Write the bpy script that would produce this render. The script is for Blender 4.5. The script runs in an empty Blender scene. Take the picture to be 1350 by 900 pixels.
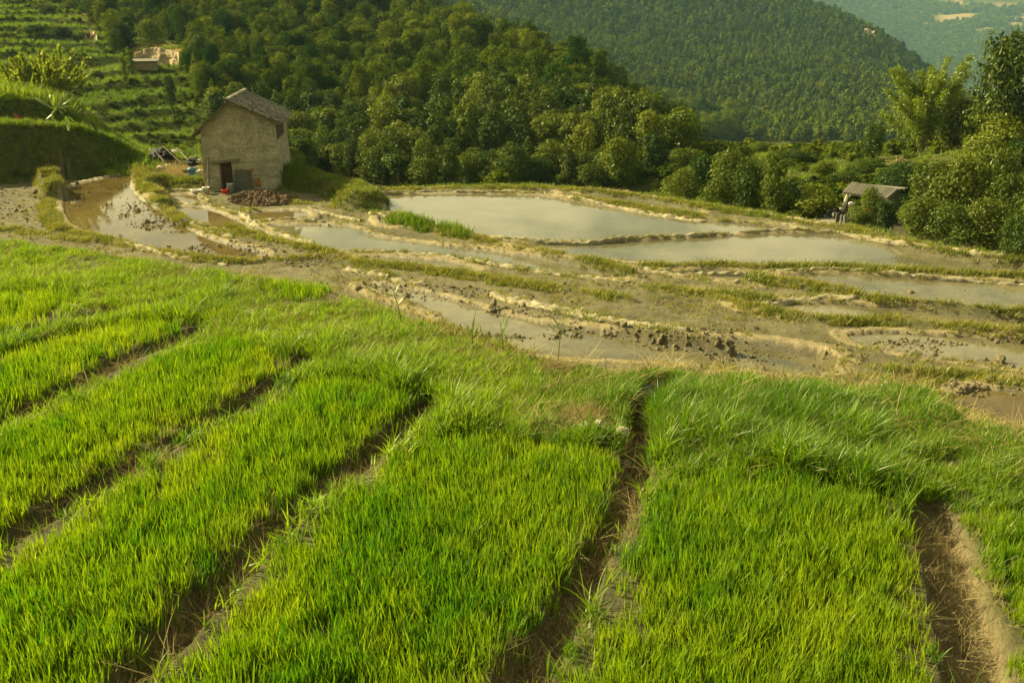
import bpy, math, random
import numpy as np
from math import radians, sin, cos, tan, atan2, pi

rng = np.random.default_rng(7)
random.seed(7)
scn = bpy.context.scene
COL = scn.collection

# ------------------------------------------------------------------ camera
PITCH = radians(19.5)
FPX = 1312.5
cam_d = bpy.data.cameras.new('camera')
cam_d.sensor_width = 36.0
cam_d.lens = 35.0
cam_d.clip_start = 0.1
cam_d.clip_end = 12000
cam = bpy.data.objects.new('camera', cam_d)
cam.location = (0, 0, 0)
cam.rotation_euler = (pi / 2 - PITCH, 0, 0)
COL.objects.link(cam)
scn.camera = cam

# ------------------------------------------------------------------ world, sun, exposure
SUN_AZ = radians(-66)      # from +Y towards -X (left, a little ahead of the camera)
SUN_EL = radians(31)
world = bpy.data.worlds.new('World')
scn.world = world
world.use_nodes = True
wn = world.node_tree
for n in list(wn.nodes):
    wn.nodes.remove(n)
wo = wn.nodes.new('ShaderNodeOutputWorld')
bg = wn.nodes.new('ShaderNodeBackground')
bg.inputs['Strength'].default_value = 0.05
sky = wn.nodes.new('ShaderNodeTexSky')
sky.sky_type = 'NISHITA'
sky.sun_disc = False
sky.sun_elevation = SUN_EL
sky.sun_rotation = SUN_AZ
sky.air_density = 1.3
sky.dust_density = 3.0
sky.ozone_density = 1.0
wt = wn.nodes.new('ShaderNodeMix')
wt.data_type = 'RGBA'; wt.blend_type = 'MULTIPLY'
wt.inputs[0].default_value = 1.0
wt.inputs[7].default_value = (1.0, 0.90, 0.56, 1)
tc = wn.nodes.new('ShaderNodeTexCoord')
mp = wn.nodes.new('ShaderNodeMapping')
mp.inputs['Scale'].default_value = (1.6, 1.6, 5.0)
cn = wn.nodes.new('ShaderNodeTexNoise')
cn.inputs['Scale'].default_value = 2.8
cn.inputs['Detail'].default_value = 7
cn.inputs['Roughness'].default_value = 0.55
cr = wn.nodes.new('ShaderNodeValToRGB')
cr.color_ramp.elements[0].position = 0.49
cr.color_ramp.elements[1].position = 0.58
cmx = wn.nodes.new('ShaderNodeMix')
cmx.data_type = 'RGBA'
cmx.inputs[7].default_value = (9.6, 8.5, 4.9, 1)
wn.links.new(tc.outputs['Generated'], mp.inputs['Vector'])
wn.links.new(mp.outputs['Vector'], cn.inputs['Vector'])
wn.links.new(cn.outputs['Fac'], cr.inputs['Fac'])
wn.links.new(sky.outputs['Color'], wt.inputs[6])
wn.links.new(cr.outputs['Color'], cmx.inputs[0])
wn.links.new(wt.outputs[2], cmx.inputs[6])
wn.links.new(cmx.outputs[2], bg.inputs['Color'])
wn.links.new(bg.outputs['Background'], wo.inputs['Surface'])

sun_d = bpy.data.lights.new('sun', 'SUN')
sun_d.energy = 5.0
sun_d.angle = radians(0.6)
sun_d.color = (1.0, 0.87, 0.50)
sun = bpy.data.objects.new('sun', sun_d)
sd_ = np.array([sin(SUN_AZ) * cos(SUN_EL), cos(SUN_AZ) * cos(SUN_EL), sin(SUN_EL)])
from mathutils import Vector, Matrix
sun.rotation_euler = Vector(-sd_).to_track_quat('-Z', 'Y').to_euler()
COL.objects.link(sun)
scn.view_settings.view_transform = 'Standard'
scn.view_settings.look = 'None'
scn.view_settings.exposure = 1.55
scn.view_settings.gamma = 1.0
scn.cycles.max_bounces = 6
scn.cycles.transparent_max_bounces = 6

# ------------------------------------------------------------------ helpers: points
Y0 = 450 - FPX * tan(PITCH)

def depr(py):
    return PITCH + np.arctan((np.asarray(py, float) - 450) / FPX)

def ray(px, py):
    px = np.asarray(px, float); py = np.asarray(py, float)
    a = (px - 675) / FPX; b = -(py - 450) / FPX
    x = a; y = cos(PITCH) + b * sin(PITCH); z = -sin(PITCH) + b * cos(PITCH)
    return x, y, z

def at_level(px, py, H):
    x, y, z = ray(px, py)
    t = -H / z
    return x * t, y * t

def at_range(px, py, r):
    x, y, z = ray(px, py)
    t = r / np.hypot(x, y)
    return x * t, y * t, z * t

def to_px(x, y, z):
    d = y * cos(PITCH) - z * sin(PITCH)
    return 675 + FPX * x / d, 450 - FPX * (y * sin(PITCH) + z * cos(PITCH)) / d

def hsh(ix, iy, s):
    n = (ix.astype(np.int64) * 374761393 + iy.astype(np.int64) * 668265263 + s * 1442695041) & 0xffffffff
    n = ((n ^ (n >> 13)) * 1274126177) & 0xffffffff
    return ((n ^ (n >> 16)) & 0xffff) / 65535.0

def vn(x, y, s=0):
    x = np.asarray(x, float); y = np.asarray(y, float)
    ix = np.floor(x); iy = np.floor(y)
    fx = x - ix; fy = y - iy
    fx = fx * fx * (3 - 2 * fx); fy = fy * fy * (3 - 2 * fy)
    a = hsh(ix, iy, s); b = hsh(ix + 1, iy, s); c = hsh(ix, iy + 1, s); d = hsh(ix + 1, iy + 1, s)
    return (a * (1 - fx) + b * fx) * (1 - fy) + (c * (1 - fx) + d * fx) * fy - 0.5

def fbm(x, y, s=0, o=4):
    v = 0; a = 1.0; t = 0
    for i in range(o):
        v = v + a * vn(x * 2 ** i + 13.7 * i, y * 2 ** i - 7.3 * i, s + i); t += a; a *= 0.5
    return v / t * 2

def sst(a, b, x):
    t = np.clip((x - a) / (b - a), 0, 1)
    return t * t * (3 - 2 * t)

def inside(P, x, y):
    P = np.asarray(P); c = np.zeros(x.shape, bool); n = len(P)
    for i in range(n):
        x1, y1 = P[i]; x2, y2 = P[(i + 1) % n]
        k = ((y1 > y) != (y2 > y)) & (x < (x2 - x1) * (y - y1) / (y2 - y1 + 1e-12) + x1)
        c ^= k
    return c

def seg_dist(P, x, y, closed=False):
    """distance to a polyline and the parameter (index) of the nearest point"""
    P = np.asarray(P, float); best = np.full(x.shape, 1e9); par = np.zeros(x.shape)
    n = len(P)
    for i in range(n if closed else n - 1):
        x1, y1 = P[i]; x2, y2 = P[(i + 1) % n]
        dx, dy = x2 - x1, y2 - y1
        t = np.clip(((x - x1) * dx + (y - y1) * dy) / (dx * dx + dy * dy + 1e-12), 0, 1)
        d = np.hypot(x - x1 - t * dx, y - y1 - t * dy)
        k = d < best
        best = np.where(k, d, best); par = np.where(k, i + t, par)
    return best, par

def smooth_line(P, n=2):
    P = np.asarray(P, float)
    for _ in range(n):
        Q = [P[0]]
        for i in range(len(P) - 1):
            Q += [P[i] * .75 + P[i + 1] * .25, P[i] * .25 + P[i + 1] * .75]
        Q.append(P[-1]); P = np.array(Q)
    return P

# ------------------------------------------------------------------ the lie of the land
_T = [(640, 8.0), (560, 8.4), (520, 8.7), (480, 9.0), (450, 9.3), (425, 9.53), (400, 9.75), (375, 9.95), (350, 10.15),
      (313, 10.4), (290, 10.5), (257, 10.6), (240, 10.65), (225, 10.7)]
_TY = np.array([h / tan(float(depr(p))) for p, h in _T]); _TH = np.array([h for p, h in _T])

def lowH(Y):
    return np.interp(Y, _TY, _TH)

def S_pt(px, py):
    """a pixel seen on the smooth lower ground"""
    H = np.interp(-np.asarray(py, float), [-p for p, h in _T], _TH)
    x, y = at_level(px, py, H)
    return x, y, -H

def S_line(L, n=1):
    L = smooth_line(L, n)
    x, y, z = S_pt(L[:, 0], L[:, 1])
    return np.stack([x, y], 1)

HP = 3.8     # the seed bed bench below the lens
EDGE = [(-140, 310), (0, 320), (60, 325), (120, 334), (250, 358), (330, 368), (400, 376), (440, 386), (500, 408), (560, 430),
        (600, 446), (640, 462), (700, 472), (760, 482), (800, 498), (850, 490), (880, 486), (930, 494), (1000, 502), (1080, 512),
        (1110, 518), (1150, 512), (1200, 516), (1230, 532), (1270, 560), (1350, 576), (1500, 590)]
_e = np.array(EDGE, float)
_ex, _ey = at_level(_e[:, 0], _e[:, 1], HP)
_eaz = np.arctan2(_ex, _ey); _er = np.hypot(_ex, _ey)

def edge_r(az):
    return np.interp(az, _eaz, _er) + 0.12 * fbm(az * 60, az * 0, 3, 3)

FURROWS = [  # centre line and half width in metres
    ([(-90, 478), (0, 458), (60, 440), (110, 428), (170, 418), (240, 408)], 0.110),
    ([(-90, 622), (0, 570), (60, 545), (120, 508), (180, 478), (235, 458), (262, 446)], 0.120),
    ([(-90, 778), (0, 728), (60, 697), (130, 653), (175, 630), (240, 590), (300, 557), (340, 532), (380, 502), (402, 486)], 0.120),
    ([(110, 985), (190, 893), (230, 850), (290, 785), (330, 745), (370, 708), (400, 678), (440, 643), (490, 607), (530, 577), (566, 545)], 0.130),
    ([(640, 985), (700, 890), (738, 840), (775, 765), (806, 705), (828, 665), (840, 625), (846, 590), (838, 562), (850, 538), (876, 514)], 0.130),
    ([(1300, 985), (1285, 890), (1272, 830), (1255, 770), (1238, 720), (1222, 685)], 0.180),
]
FUR = []
for L, w in FURROWS:
    L = smooth_line(L, 2)
    x, y = at_level(L[:, 0], L[:, 1], HP + 0.1)
    FUR.append((np.stack([x, y], 1), w * .84))
BEDS = {
    'a': [(-110, 395), (40, 385), (100, 392), (108, 412), (60, 430), (0, 447), (-110, 478)],
    'b': [(-110, 490), (0, 470), (60, 452), (130, 432), (190, 422), (230, 428), (240, 442), (200, 464), (120, 500), (60, 533), (-110, 612)],
    'c': [(-110, 640), (60, 560), (130, 518), (190, 486), (250, 460), (300, 450), (360, 470), (388, 486), (340, 517), (300, 542), (240, 576), (130, 637), (60, 680), (-110, 770)],
    'd': [(-110, 800), (0, 742), (60, 712), (150, 660), (200, 627), (260, 590), (330, 547), (400, 508), (440, 498), (510, 512), (545, 548), (520, 568), (470, 606), (420, 640), (370, 683), (320, 733), (260, 793), (210, 845), (160, 905), (90, 1000), (-110, 1000)],
    'e': [(160, 1000), (235, 882), (300, 805), (370, 735), (430, 683), (480, 645), (530, 600), (580, 575), (640, 578), (730, 586), (800, 598), (822, 630), (800, 690), (760, 755), (715, 840), (680, 905), (610, 1000)],
    'f': [(700, 1000), (750, 900), (800, 800), (838, 725), (862, 660), (900, 632), (1000, 625), (1100, 640), (1180, 668), (1205, 705), (1222, 770), (1240, 850), (1262, 1000)],
    'g': [(1350, 1000), (1335, 900), (1305, 800), (1280, 725), (1262, 688), (1300, 672), (1500, 660), (1500, 1000)],
    'h': [(345, 374), (400, 370), (440, 374), (448, 396), (400, 402), (345, 395)],
}
BEDW = {}
for k, L in BEDS.items():
    L = np.array(L, float)
    x, y = at_level(L[:, 0], L[:, 1], HP)
    BEDW[k] = np.stack([x, y], 1)

# ponds: name, outline, level below the lens, mud relief, water tone (silt; the brown also paints in reflections)
PONDS = [
    ('far_pond', [(489, 259), (572, 255), (705, 257), (735, 262), (790, 271), (850, 282), (930, 290), (1000, 297), (1055, 301), (1043, 303), (974, 306), (905, 310), (850, 312), (776, 317), (683, 315), (640, 311), (600, 306), (560, 298), (530, 286), (505, 272)], 10.6, .030, 0),
    ('right_pond', [(640, 318), (690, 321), (780, 322), (850, 317), (905, 314), (965, 311), (1043, 307), (1105, 309), (1160, 320), (1230, 330), (1290, 339), (1350, 347), (1500, 364), (1500, 378), (1350, 361), (1220, 356), (1110, 348), (1017, 348), (924, 346), (850, 345), (776, 338), (720, 331), (665, 323)], 10.5, .03, 0),
    ('outer', [(757, 251), (850, 257), (900, 268), (935, 281), (895, 279), (850, 272), (790, 262)], 10.7, .03, 0),
    ('outer2', [(670, 252), (722, 250), (738, 257), (705, 255)], 10.65, .03, 0),
    ('outer3', [(1080, 290), (1112, 291), (1128, 297), (1095, 296)], 10.75, .03, 0),
    ('right_terrace', [(1030, 362), (1110, 360), (1220, 368), (1350, 375), (1500, 385), (1500, 418), (1350, 406), (1290, 404), (1200, 399), (1130, 390), (1100, 380), (1060, 372)], 10.1, .045, 1),
    ('r2', [(885, 362), (946, 357), (1000, 366), (995, 377), (960, 372), (930, 366)], 10.25, .05, 1),
    ('r3', [(960, 403), (1080, 398), (1180, 405), (1260, 411), (1350, 417), (1500, 428), (1500, 450), (1350, 438), (1165, 424), (1080, 420), (1010, 416)], 9.85, .035, 1),
    ('r4', [(1110, 440), (1165, 437), (1240, 442), (1350, 450), (1500, 460), (1500, 500), (1350, 486), (1250, 474), (1180, 464), (1130, 452)], 9.4, .06, 1),
    ('r5', [(1240, 522), (1290, 510), (1360, 520), (1500, 530), (1500, 575), (1350, 565), (1290, 553)], 8.55, .10, 2),
    ('mid', [(345, 297), (388, 297), (430, 297), (470, 300), (490, 312), (560, 322), (640, 330), (720, 343), (800, 355), (835, 362), (820, 367), (760, 362), (700, 356), (640, 343), (560, 333), (470, 329), (440, 333), (400, 317), (365, 303)], 10.4, .05, 0),
    ('m2', [(476, 338), (540, 340), (600, 346), (640, 357), (580, 353), (520, 349), (480, 344)], 10.2, .05, 1),
    ('near_mud', [(475, 376), (520, 378), (560, 385), (640, 408), (700, 425), (800, 440), (900, 447), (1000, 456), (1080, 470), (1115, 484), (1060, 494), (960, 482), (860, 474), (760, 472), (680, 460), (620, 438), (560, 408), (510, 390)], 9.6, .075, 1),
    ('left_mud', [(82, 252), (100, 243), (150, 232), (180, 226), (172, 245), (182, 262), (215, 275), (242, 290), (252, 305), (300, 322), (350, 333), (345, 345), (280, 343), (200, 330), (130, 312), (95, 300), (82, 280)], 10.45, .15, 2),  # brown tone stands for the hillside mirrored in this field
    ('door_pond', [(228, 273), (262, 272), (280, 277), (320, 292), (338, 306), (328, 312), (300, 305), (270, 295), (245, 290), (234, 281)], 10.5, .04, 2),
    ('door2', [(222, 259), (258, 255), (270, 266), (255, 268), (230, 266)], 10.6, .04, 2),
    ('under_heap', [(328, 280), (400, 277), (415, 286), (395, 291), (340, 292), (330, 287)], 10.45, .04, 2),
    ('small', [(497, 284), (520, 291), (530, 298), (515, 299), (498, 293)], 10.45, .04, 1),
]
PW = []
for nm, L, H, a, t in PONDS:
    L = smooth_line(np.array(L + [L[0]], float), 1)[:-1]
    up_ = inside(L, L[:, 0], L[:, 1] - 1.2); dn_ = inside(L, L[:, 0], L[:, 1] + 1.2)
    Hs = np.interp(-L[:, 1], [-p for p, h in _T], _TH)
    f = np.where(up_ & ~dn_, 1.0, np.where(dn_ & ~up_, 0.0, .5))
    Hv = H + (np.minimum(Hs, H) - .02 - H) * f
    x, y = at_level(L[:, 0], L[:, 1], Hv)
    PW.append((nm, np.stack([x, y], 1), H, a, t))

# earth banks in the height field: line, half width, height above the smooth ground, grassiness
BANKS = [
    ([(520, 288), (560, 302), (602, 312), (640, 320), (690, 330), (760, 342), (828, 360)], .40, .28, 1),
    ([(850, 351), (924, 351), (1017, 353), (1110, 352), (1220, 360), (1350, 366), (1500, 376)], .26, .16, 1),
    ([(994, 370), (1060, 378), (1131, 392)], .55, .38, 1),
    ([(1131, 394), (1198, 402), (1350, 415), (1500, 424)], .30, .32, .8),
    ([(939, 398), (1017, 416), (1080, 426), (1165, 428), (1260, 436), (1350, 445), (1500, 454)], .40, .34, 1),
    ([(450, 347), (535, 352), (646, 369), (740, 385), (828, 398)], .45, .22, .8),
    ([(850, 380), (940, 390), (1010, 396)], .45, .2, .9),
    ([(1150, 492), (1230, 500), (1310, 506), (1400, 512), (1500, 520)], .30, .32, .8),
    ([(56, 224), (62, 238), (68, 254), (72, 264)], .72, .85, 1.5), ([(72, 262), (60, 275), (68, 292), (80, 306)], .4, .3, 1.3),
    ([(180, 226), (192, 240), (200, 252)], .66, .62, 1.5), ([(196, 256), (210, 266), (214, 274)], .6, .5, 1.5), ([(215, 276), (226, 288), (245, 298)], .38, .3, 1.3),
    ([(80, 303), (140, 318), (210, 334), (290, 347), (360, 345), (430, 340), (470, 345)], .35, .2, .9),
    ([(300, 300), (350, 318), (420, 332), (450, 340)], .35, .22, .9),
    ([(200, 243), (230, 247), (262, 248)], .7, .45, 1),
    ([(388, 247), (420, 248), (450, 254), (474, 266), (480, 272)], 1.3, .75, 1.5),
    ([(655, 402), (760, 424), (860, 440), (960, 452)], .35, .12, .1),
    ([(500, 251), (600, 249), (700, 248), (760, 250), (850, 260), (924, 273), (1043, 291), (1124, 303), (1194, 321), (1243, 331), (1350, 345), (1500, 362)], .5, .12, .7),
    ([(735, 258), (800, 266), (860, 276), (935, 287)], .35, .12, .8),
]
BK = [(S_line(L, 1), w * (.8 if w < .6 else 1), h * (.55 if w < .6 else 1), g) for L, w, h, g in BANKS]

# ranges and heights of the land beyond the fields, as lines across the view (px, py, range)
_c = [-140, 0, 100, 200, 300, 400, 500, 600, 700, 800, 900, 1000, 1100, 1200, 1300, 1500]
_l0y = [(-140, 245), (0, 240), (100, 233), (180, 222), (230, 216), (300, 222), (385, 228), (440, 240), (490, 251), (560, 248), (720, 246), (800, 250), (880, 262), (960, 277), (1043, 287), (1124, 299), (1194, 317), (1243, 327), (1350, 341), (1500, 358)]
LINES = []
_a = np.array(_l0y, float); _x, _y = at_level(_a[:, 0], _a[:, 1], 10.6)
LINES.append([np.arctan2(_x, _y), np.hypot(_x, _y), np.full(len(_x), -10.6)])

def add_line(ys, rs, cols=None):
    cols = cols or _c
    x, y, z = at_range(np.array(cols, float), np.array(ys, float), np.array(rs, float))
    LINES.append([np.arctan2(x, y), np.array(rs, float), z])

add_line([190, 188, 183, 190, 208, 214, 221, 240, 258, 258, 256, 262, 285, 300, 303, 335, 345, 355], [58.6, 59, 60, 63, 67, 68, 66, 66, 62, 62, 62, 60, 56, 53, 50, 47.5, 45, 43], [-140, 0, 100, 142, 172, 200, 300, 400, 500, 600, 700, 800, 900, 1000, 1100, 1200, 1300, 1500])
add_line([172, 170, 170, 180, 212, 215, 221, 245, 262, 262, 262, 268, 288, 294, 287, 318, 342, 350], [66, 66, 67, 69, 71, 72, 70, 70, 70, 70, 68, 66, 62, 60, 56, 54, 52, 50], [-140, 0, 100, 142, 172, 200, 300, 400, 500, 600, 700, 800, 900, 1000, 1100, 1200, 1300, 1500])
add_line([132, 131, 132, 146, 176, 207, 218, 245, 258, 258, 258, 262, 268, 272, 276, 292, 295, 295], [67.5, 67.6, 68, 70, 75, 78, 78, 78, 76, 76, 74, 74, 72, 70, 66, 64, 62, 60], [-140, 0, 50, 92, 128, 200, 300, 400, 500, 600, 700, 800, 900, 1000, 1100, 1200, 1300, 1500])
add_line([118, 119, 120, 132, 172, 205, 214, 238, 248, 248, 245, 248, 235, 238, 245, 248, 235, 225], [80, 80, 80, 80, 82, 84, 86, 86, 82, 82, 80, 80, 80, 80, 76, 74, 72, 70], [-140, 0, 50, 92, 128, 200, 300, 400, 500, 600, 700, 800, 900, 1000, 1100, 1200, 1300, 1500])
add_line([200, 205, 210, 208, 208, 225, 238, 238, 232, 232, 214, 213, 210, 206, 190, 180], [92, 92, 92, 92, 92, 92, 88, 88, 86, 86, 90, 92, 90, 87, 84, 82])
add_line([180, 182, 185, 190, 190, 202, 207, 208, 205, 212, 204, 203, 204, 200, 182, 170], [108, 108, 108, 107, 106, 104, 98, 98, 96, 96, 105, 110, 105, 97, 95, 95])
add_line([124, 126, 128, 128, 125, 135, 148, 155, 162, 178, 205, 202, 203, 206, 200, 190], [125, 125, 125, 125, 125, 127, 125, 125, 115, 108, 150, 160, 150, 125, 120, 120])
add_line([66, 68, 70, 68, 62, 66, 80, 96, 122, 150, 214, 210, 207, 208, 208, 208], [160, 160, 160, 160, 162, 165, 160, 160, 140, 125, 200, 200, 200, 200, 200, 200])
add_line([14, 16, 14, 12, 8, 10, 24, 62, 98, 135, 206, 202, 200, 202, 202, 202], [205, 205, 205, 205, 206, 208, 205, 190, 155, 138, 300, 300, 300, 300, 300, 300])
add_line([-36, -36, -36, -36, -36, -32, -8, 85, 130, 170, 193, 193, 195, 197, 198, 198], [270, 270, 270, 270, 275, 280, 275, 240, 210, 200, 380, 380, 380, 380, 380, 380])
add_line([-60, -60, -60, -60, -60, -60, -45, 60, 105, 140, 158, 160, 160, 175, 190, 196], [520, 520, 520, 520, 500, 480, 460, 420, 420, 430, 470, 480, 480, 480, 480, 480])
add_line([-70, -70, -70, -70, -70, -70, -60, 8, 38, 60, 72, 78, 84, 112, 180, 194], [720, 720, 720, 720, 720, 700, 680, 660, 660, 660, 680, 700, 700, 700, 700, 700])
add_line([-80, -80, -80, -75, -60, -40, -10, 6, 17, 34, 48, 69, 86, 102, 122, 178, 196],
         [1000, 1000, 980, 960, 950, 930, 920, 920, 920, 900, 890, 880, 870, 860, 850, 850, 850],
         [-140, 200, 500, 700, 800, 900, 1000, 1050, 1085, 1125, 1150, 1185, 1205, 1225, 1250, 1300, 1500])
add_line([-20, -20, -10, 20, 60, 100, 150, 200, 205], [1400] * 9, [-140, 300, 700, 900, 1000, 1100, 1200, 1300, 1500])
add_line([0, 0, 60, 110, 160, 175, 190], [1900] * 7, [-140, 700, 900, 1000, 1100, 1200, 1500])
add_line([-50, -50, -20, 10, 45, 70, 60, 80], [2500] * 8, [-140, 700, 1000, 1080, 1150, 1220, 1300, 1500])
add_line([-95, -95, -85, -70, -62, -60, -66, -60], [3600] * 8, [-140, 700, 1000, 1080, 1150, 1220, 1300, 1500])
add_line([-60, -60], [4600, 4600], [-140, 1500])

FIELD_R = None

_ga = np.radians(np.arange(-80, 80.01, .2))
def _smooth_lines():
    for k, L in enumerate(LINES):
        wd = 3 if k in (0, 13) else 9
        ker = np.hanning(2 * wd + 3)[1:-1]; ker /= ker.sum()
        R = np.interp(_ga, L[0], L[1]); Z = np.interp(_ga, L[0], L[2])
        R = np.convolve(np.pad(R, wd, 'edge'), ker, 'valid'); Z = np.convolve(np.pad(Z, wd, 'edge'), ker, 'valid')
        LINES[k] = [_ga, R, Z]
_smooth_lines()

def hill_z(az, r):
    K = len(LINES)
    R = np.stack([np.interp(az, L[0], L[1]) for L in LINES]); Z = np.stack([np.interp(az, L[0], L[2]) for L in LINES])
    for k in range(1, K):
        R[k] = np.maximum(R[k], R[k - 1] + 1.5)
    z = Z[0].copy()
    for k in range(K - 1):
        m = (r >= R[k]) & (r < R[k + 1])
        t = (r - R[k]) / (R[k + 1] - R[k])
        t = t * .55 + .45 * (t * t * (3 - 2 * t))
        z = np.where(m, Z[k] * (1 - t) + Z[k + 1] * t, z)
    z = np.where(r >= R[-1], Z[-1], z)
    return z, R[0]

def terr_mask(px, r):
    """the terraced hillside on the left"""
    return sst(330, 230, px) * sst(88, 100, r)

def height(x, y, want=False):
    x = np.asarray(x, float); y = np.asarray(y, float)
    az = np.arctan2(x, y); r = np.hypot(x, y)
    zh, r0 = hill_z(az, r)
    far = r > r0
    # hills
    px = 675 + FPX * np.tan(np.clip(az, -1.2, 1.2)) * .98
    amp = np.clip((r - r0) * .02, 0, 1) * np.clip(r * .006, .3, 9)
    zh = zh + amp * fbm(x / (8 + r * .05), y / (8 + r * .05), 11, 4) * .7 * (1 - .8 * terr_mask(px, r)) + .38 * fbm(x / 3, y / 3, 15, 4) * (r < 92) * np.clip((r - r0) * .5, 0, 1) * (px < 260)
    tm = terr_mask(px, r)
    st = np.full(r.shape, .85)
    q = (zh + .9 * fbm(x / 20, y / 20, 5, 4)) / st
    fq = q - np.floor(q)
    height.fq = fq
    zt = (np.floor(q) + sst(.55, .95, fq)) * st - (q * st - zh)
    zh = zh * (1 - tm) + zt * tm
    # lower fields
    zs = -lowH(y)
    rough = .06 * fbm(x * 1.7, y * 1.7, 21, 4) + .045 * np.abs(fbm(x * 5, y * 5, 23, 3))
    z = zs + rough
    grass = np.full(x.shape, .15); wet = np.zeros(x.shape); pale = np.zeros(x.shape)
    near = (r < 64)
    if near.any():
        xn = x[near]; yn = y[near]
        zn = z[near].copy(); gn = grass[near].copy(); wn_ = wet[near].copy(); pn = pale[near].copy()
        clod = np.maximum(0, fbm(xn * 3.3, yn * 3.3, 31, 4))
        for nm, P, H, a, t in PW:
            lo = P.min(0) - 1.2; hi = P.max(0) + 1.2
            m = (xn > lo[0]) & (xn < hi[0]) & (yn > lo[1]) & (yn < hi[1])
            if not m.any():
                continue
            xx = xn[m]; yy = yn[m]
            wob = .10 * fbm(xx * 1.3, yy * 1.3, 41, 3)
            d, _ = seg_dist(P, xx, yy, True)
            s = np.where(inside(P, xx, yy), d, -d) + wob
            zz = zn[m]
            w = sst(-.02, .28, s)
            bed = -H - .07 + a * (fbm(xx * 1.1, yy * 1.1, 51, 4) * 1.1 + (clod[m] * .9 - .25))
            rim = -H + .09 + .05 * fbm(xx * 2.5, yy * 2.5, 61, 3)
            k = (s < .1) & (s > -.55)
            zz = np.where(k, np.maximum(zz, rim - np.maximum(0, -s - .3) * .8), zz)
            k2 = (s > -1.1)
            cut = zs[near][m]
            zz = zz * (1 - w) + bed * w
            zn[m] = zz
            wn_[m] = np.maximum(wn_[m], sst(-.25, .1, s))
            pn[m] = np.maximum(pn[m] * (s < 0), np.where((s < .05) & (s > -.4), .8, 0))
            gn[m] = np.where(s > 0, 0, gn[m])
        for P, w, h, g in BK:
            lo = P.min(0) - w * 1.6; hi = P.max(0) + w * 1.6
            m = (xn > lo[0]) & (xn < hi[0]) & (yn > lo[1]) & (yn < hi[1])
            if not m.any():
                continue
            xx = xn[m]; yy = yn[m]
            d, _ = seg_dist(P, xx, yy)
            d = d + .16 * w * fbm(xx * 1.6, yy * 1.6, 71, 3)
            f = 1 - sst(w * .35, w * 1.15, d)
            top = zs[near][m] + h * (1 + .55 * fbm(xx * 1.1, yy * 1.1, 72, 4))
            base = zn[m]
            zn[m] = np.maximum(base, base * (1 - f) + top * f)
            gn[m] = np.maximum(gn[m], g * f); wn_[m] = wn_[m] * (1 - f)
        # bench of seed beds
        azn = az[near]; rn = r[near]
        er = edge_r(azn)
        zp = -HP + .03 * fbm(xn * 2, yn * 2, 81, 3)
        fur = np.zeros(xn.shape)
        k = rn < er + .5
        if k.any():
            for P, w in FUR:
                d, _ = seg_dist(P, xn[k], yn[k])
                d = d + .05 * fbm(xn[k] * 4, yn[k] * 4, 91, 3)
                fur[k] = np.maximum(fur[k], 1 - sst(w * .85, w * 1.45, d))
        zp = zp - .19 * fur + .015 * fur * fbm(xn * 9, yn * 9, 93, 3)
        fall = np.maximum(0, rn - er)
        zb = zp - fall * 1.25
        pl = zb > zn
        zn = np.maximum(zn, zb)
        gn = np.where(pl, np.where(rn < er, .55 * (1 - fur), .6), gn); wn_ = np.where(pl, .15 * fur, wn_); pn = np.where(pl, fur * .85, pn)
        z[near] = zn; grass[near] = gn; wet[near] = wn_; pale[near] = pn
    zo = np.where(far, zh, z)
    if want:
        return zo, far, grass, wet, pale, r, px, az
    return zo

# ------------------------------------------------------------------ helpers: objects
def tag(o, label=None, cat=None, group=None, kind=None):
    if label: o['label'] = label
    if cat: o['category'] = cat
    if group: o['group'] = group
    if kind: o['kind'] = kind
    return o

def mesh_np(name, V, F, mat=None, cols=None, smooth=False, attrs=None):
    """F: (n,3) or (n,4) int array"""
    V = np.asarray(V, np.float32); F = np.asarray(F, np.int32)
    me = bpy.data.meshes.new(name)
    n = F.shape[1]
    me.vertices.add(len(V)); me.vertices.foreach_set('co', V.ravel())
    me.loops.add(F.size); me.loops.foreach_set('vertex_index', F.ravel())
    me.polygons.add(len(F)); me.polygons.foreach_set('loop_start', np.arange(0, F.size, n, dtype=np.int32))
    if smooth:
        me.polygons.foreach_set('use_smooth', np.ones(len(F), bool))
    if cols is not None:
        a = me.color_attributes.new('col', 'FLOAT_COLOR', 'POINT')
        c = np.ones((len(V), 4), np.float32); c[:, :3] = cols
        a.data.foreach_set('color', c.ravel())
    for k, v in (attrs or {}).items():
        a = me.attributes.new(k, 'FLOAT', 'POINT'); a.data.foreach_set('value', np.asarray(v, np.float32))
    if mat: me.materials.append(mat)
    me.update(calc_edges=True)
    return me

def obj(name, me, parent=None, loc=None, link=True):
    o = bpy.data.objects.new(name, me)
    if link: COL.objects.link(o)
    if parent: o.parent = parent
    if loc is not None: o.location = loc
    return o

def empty(name, loc, rz=0):
    o = bpy.data.objects.new(name, None); COL.objects.link(o)
    o.location = loc; o.rotation_euler = (0, 0, rz); o.empty_display_size = .2
    return o

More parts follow.
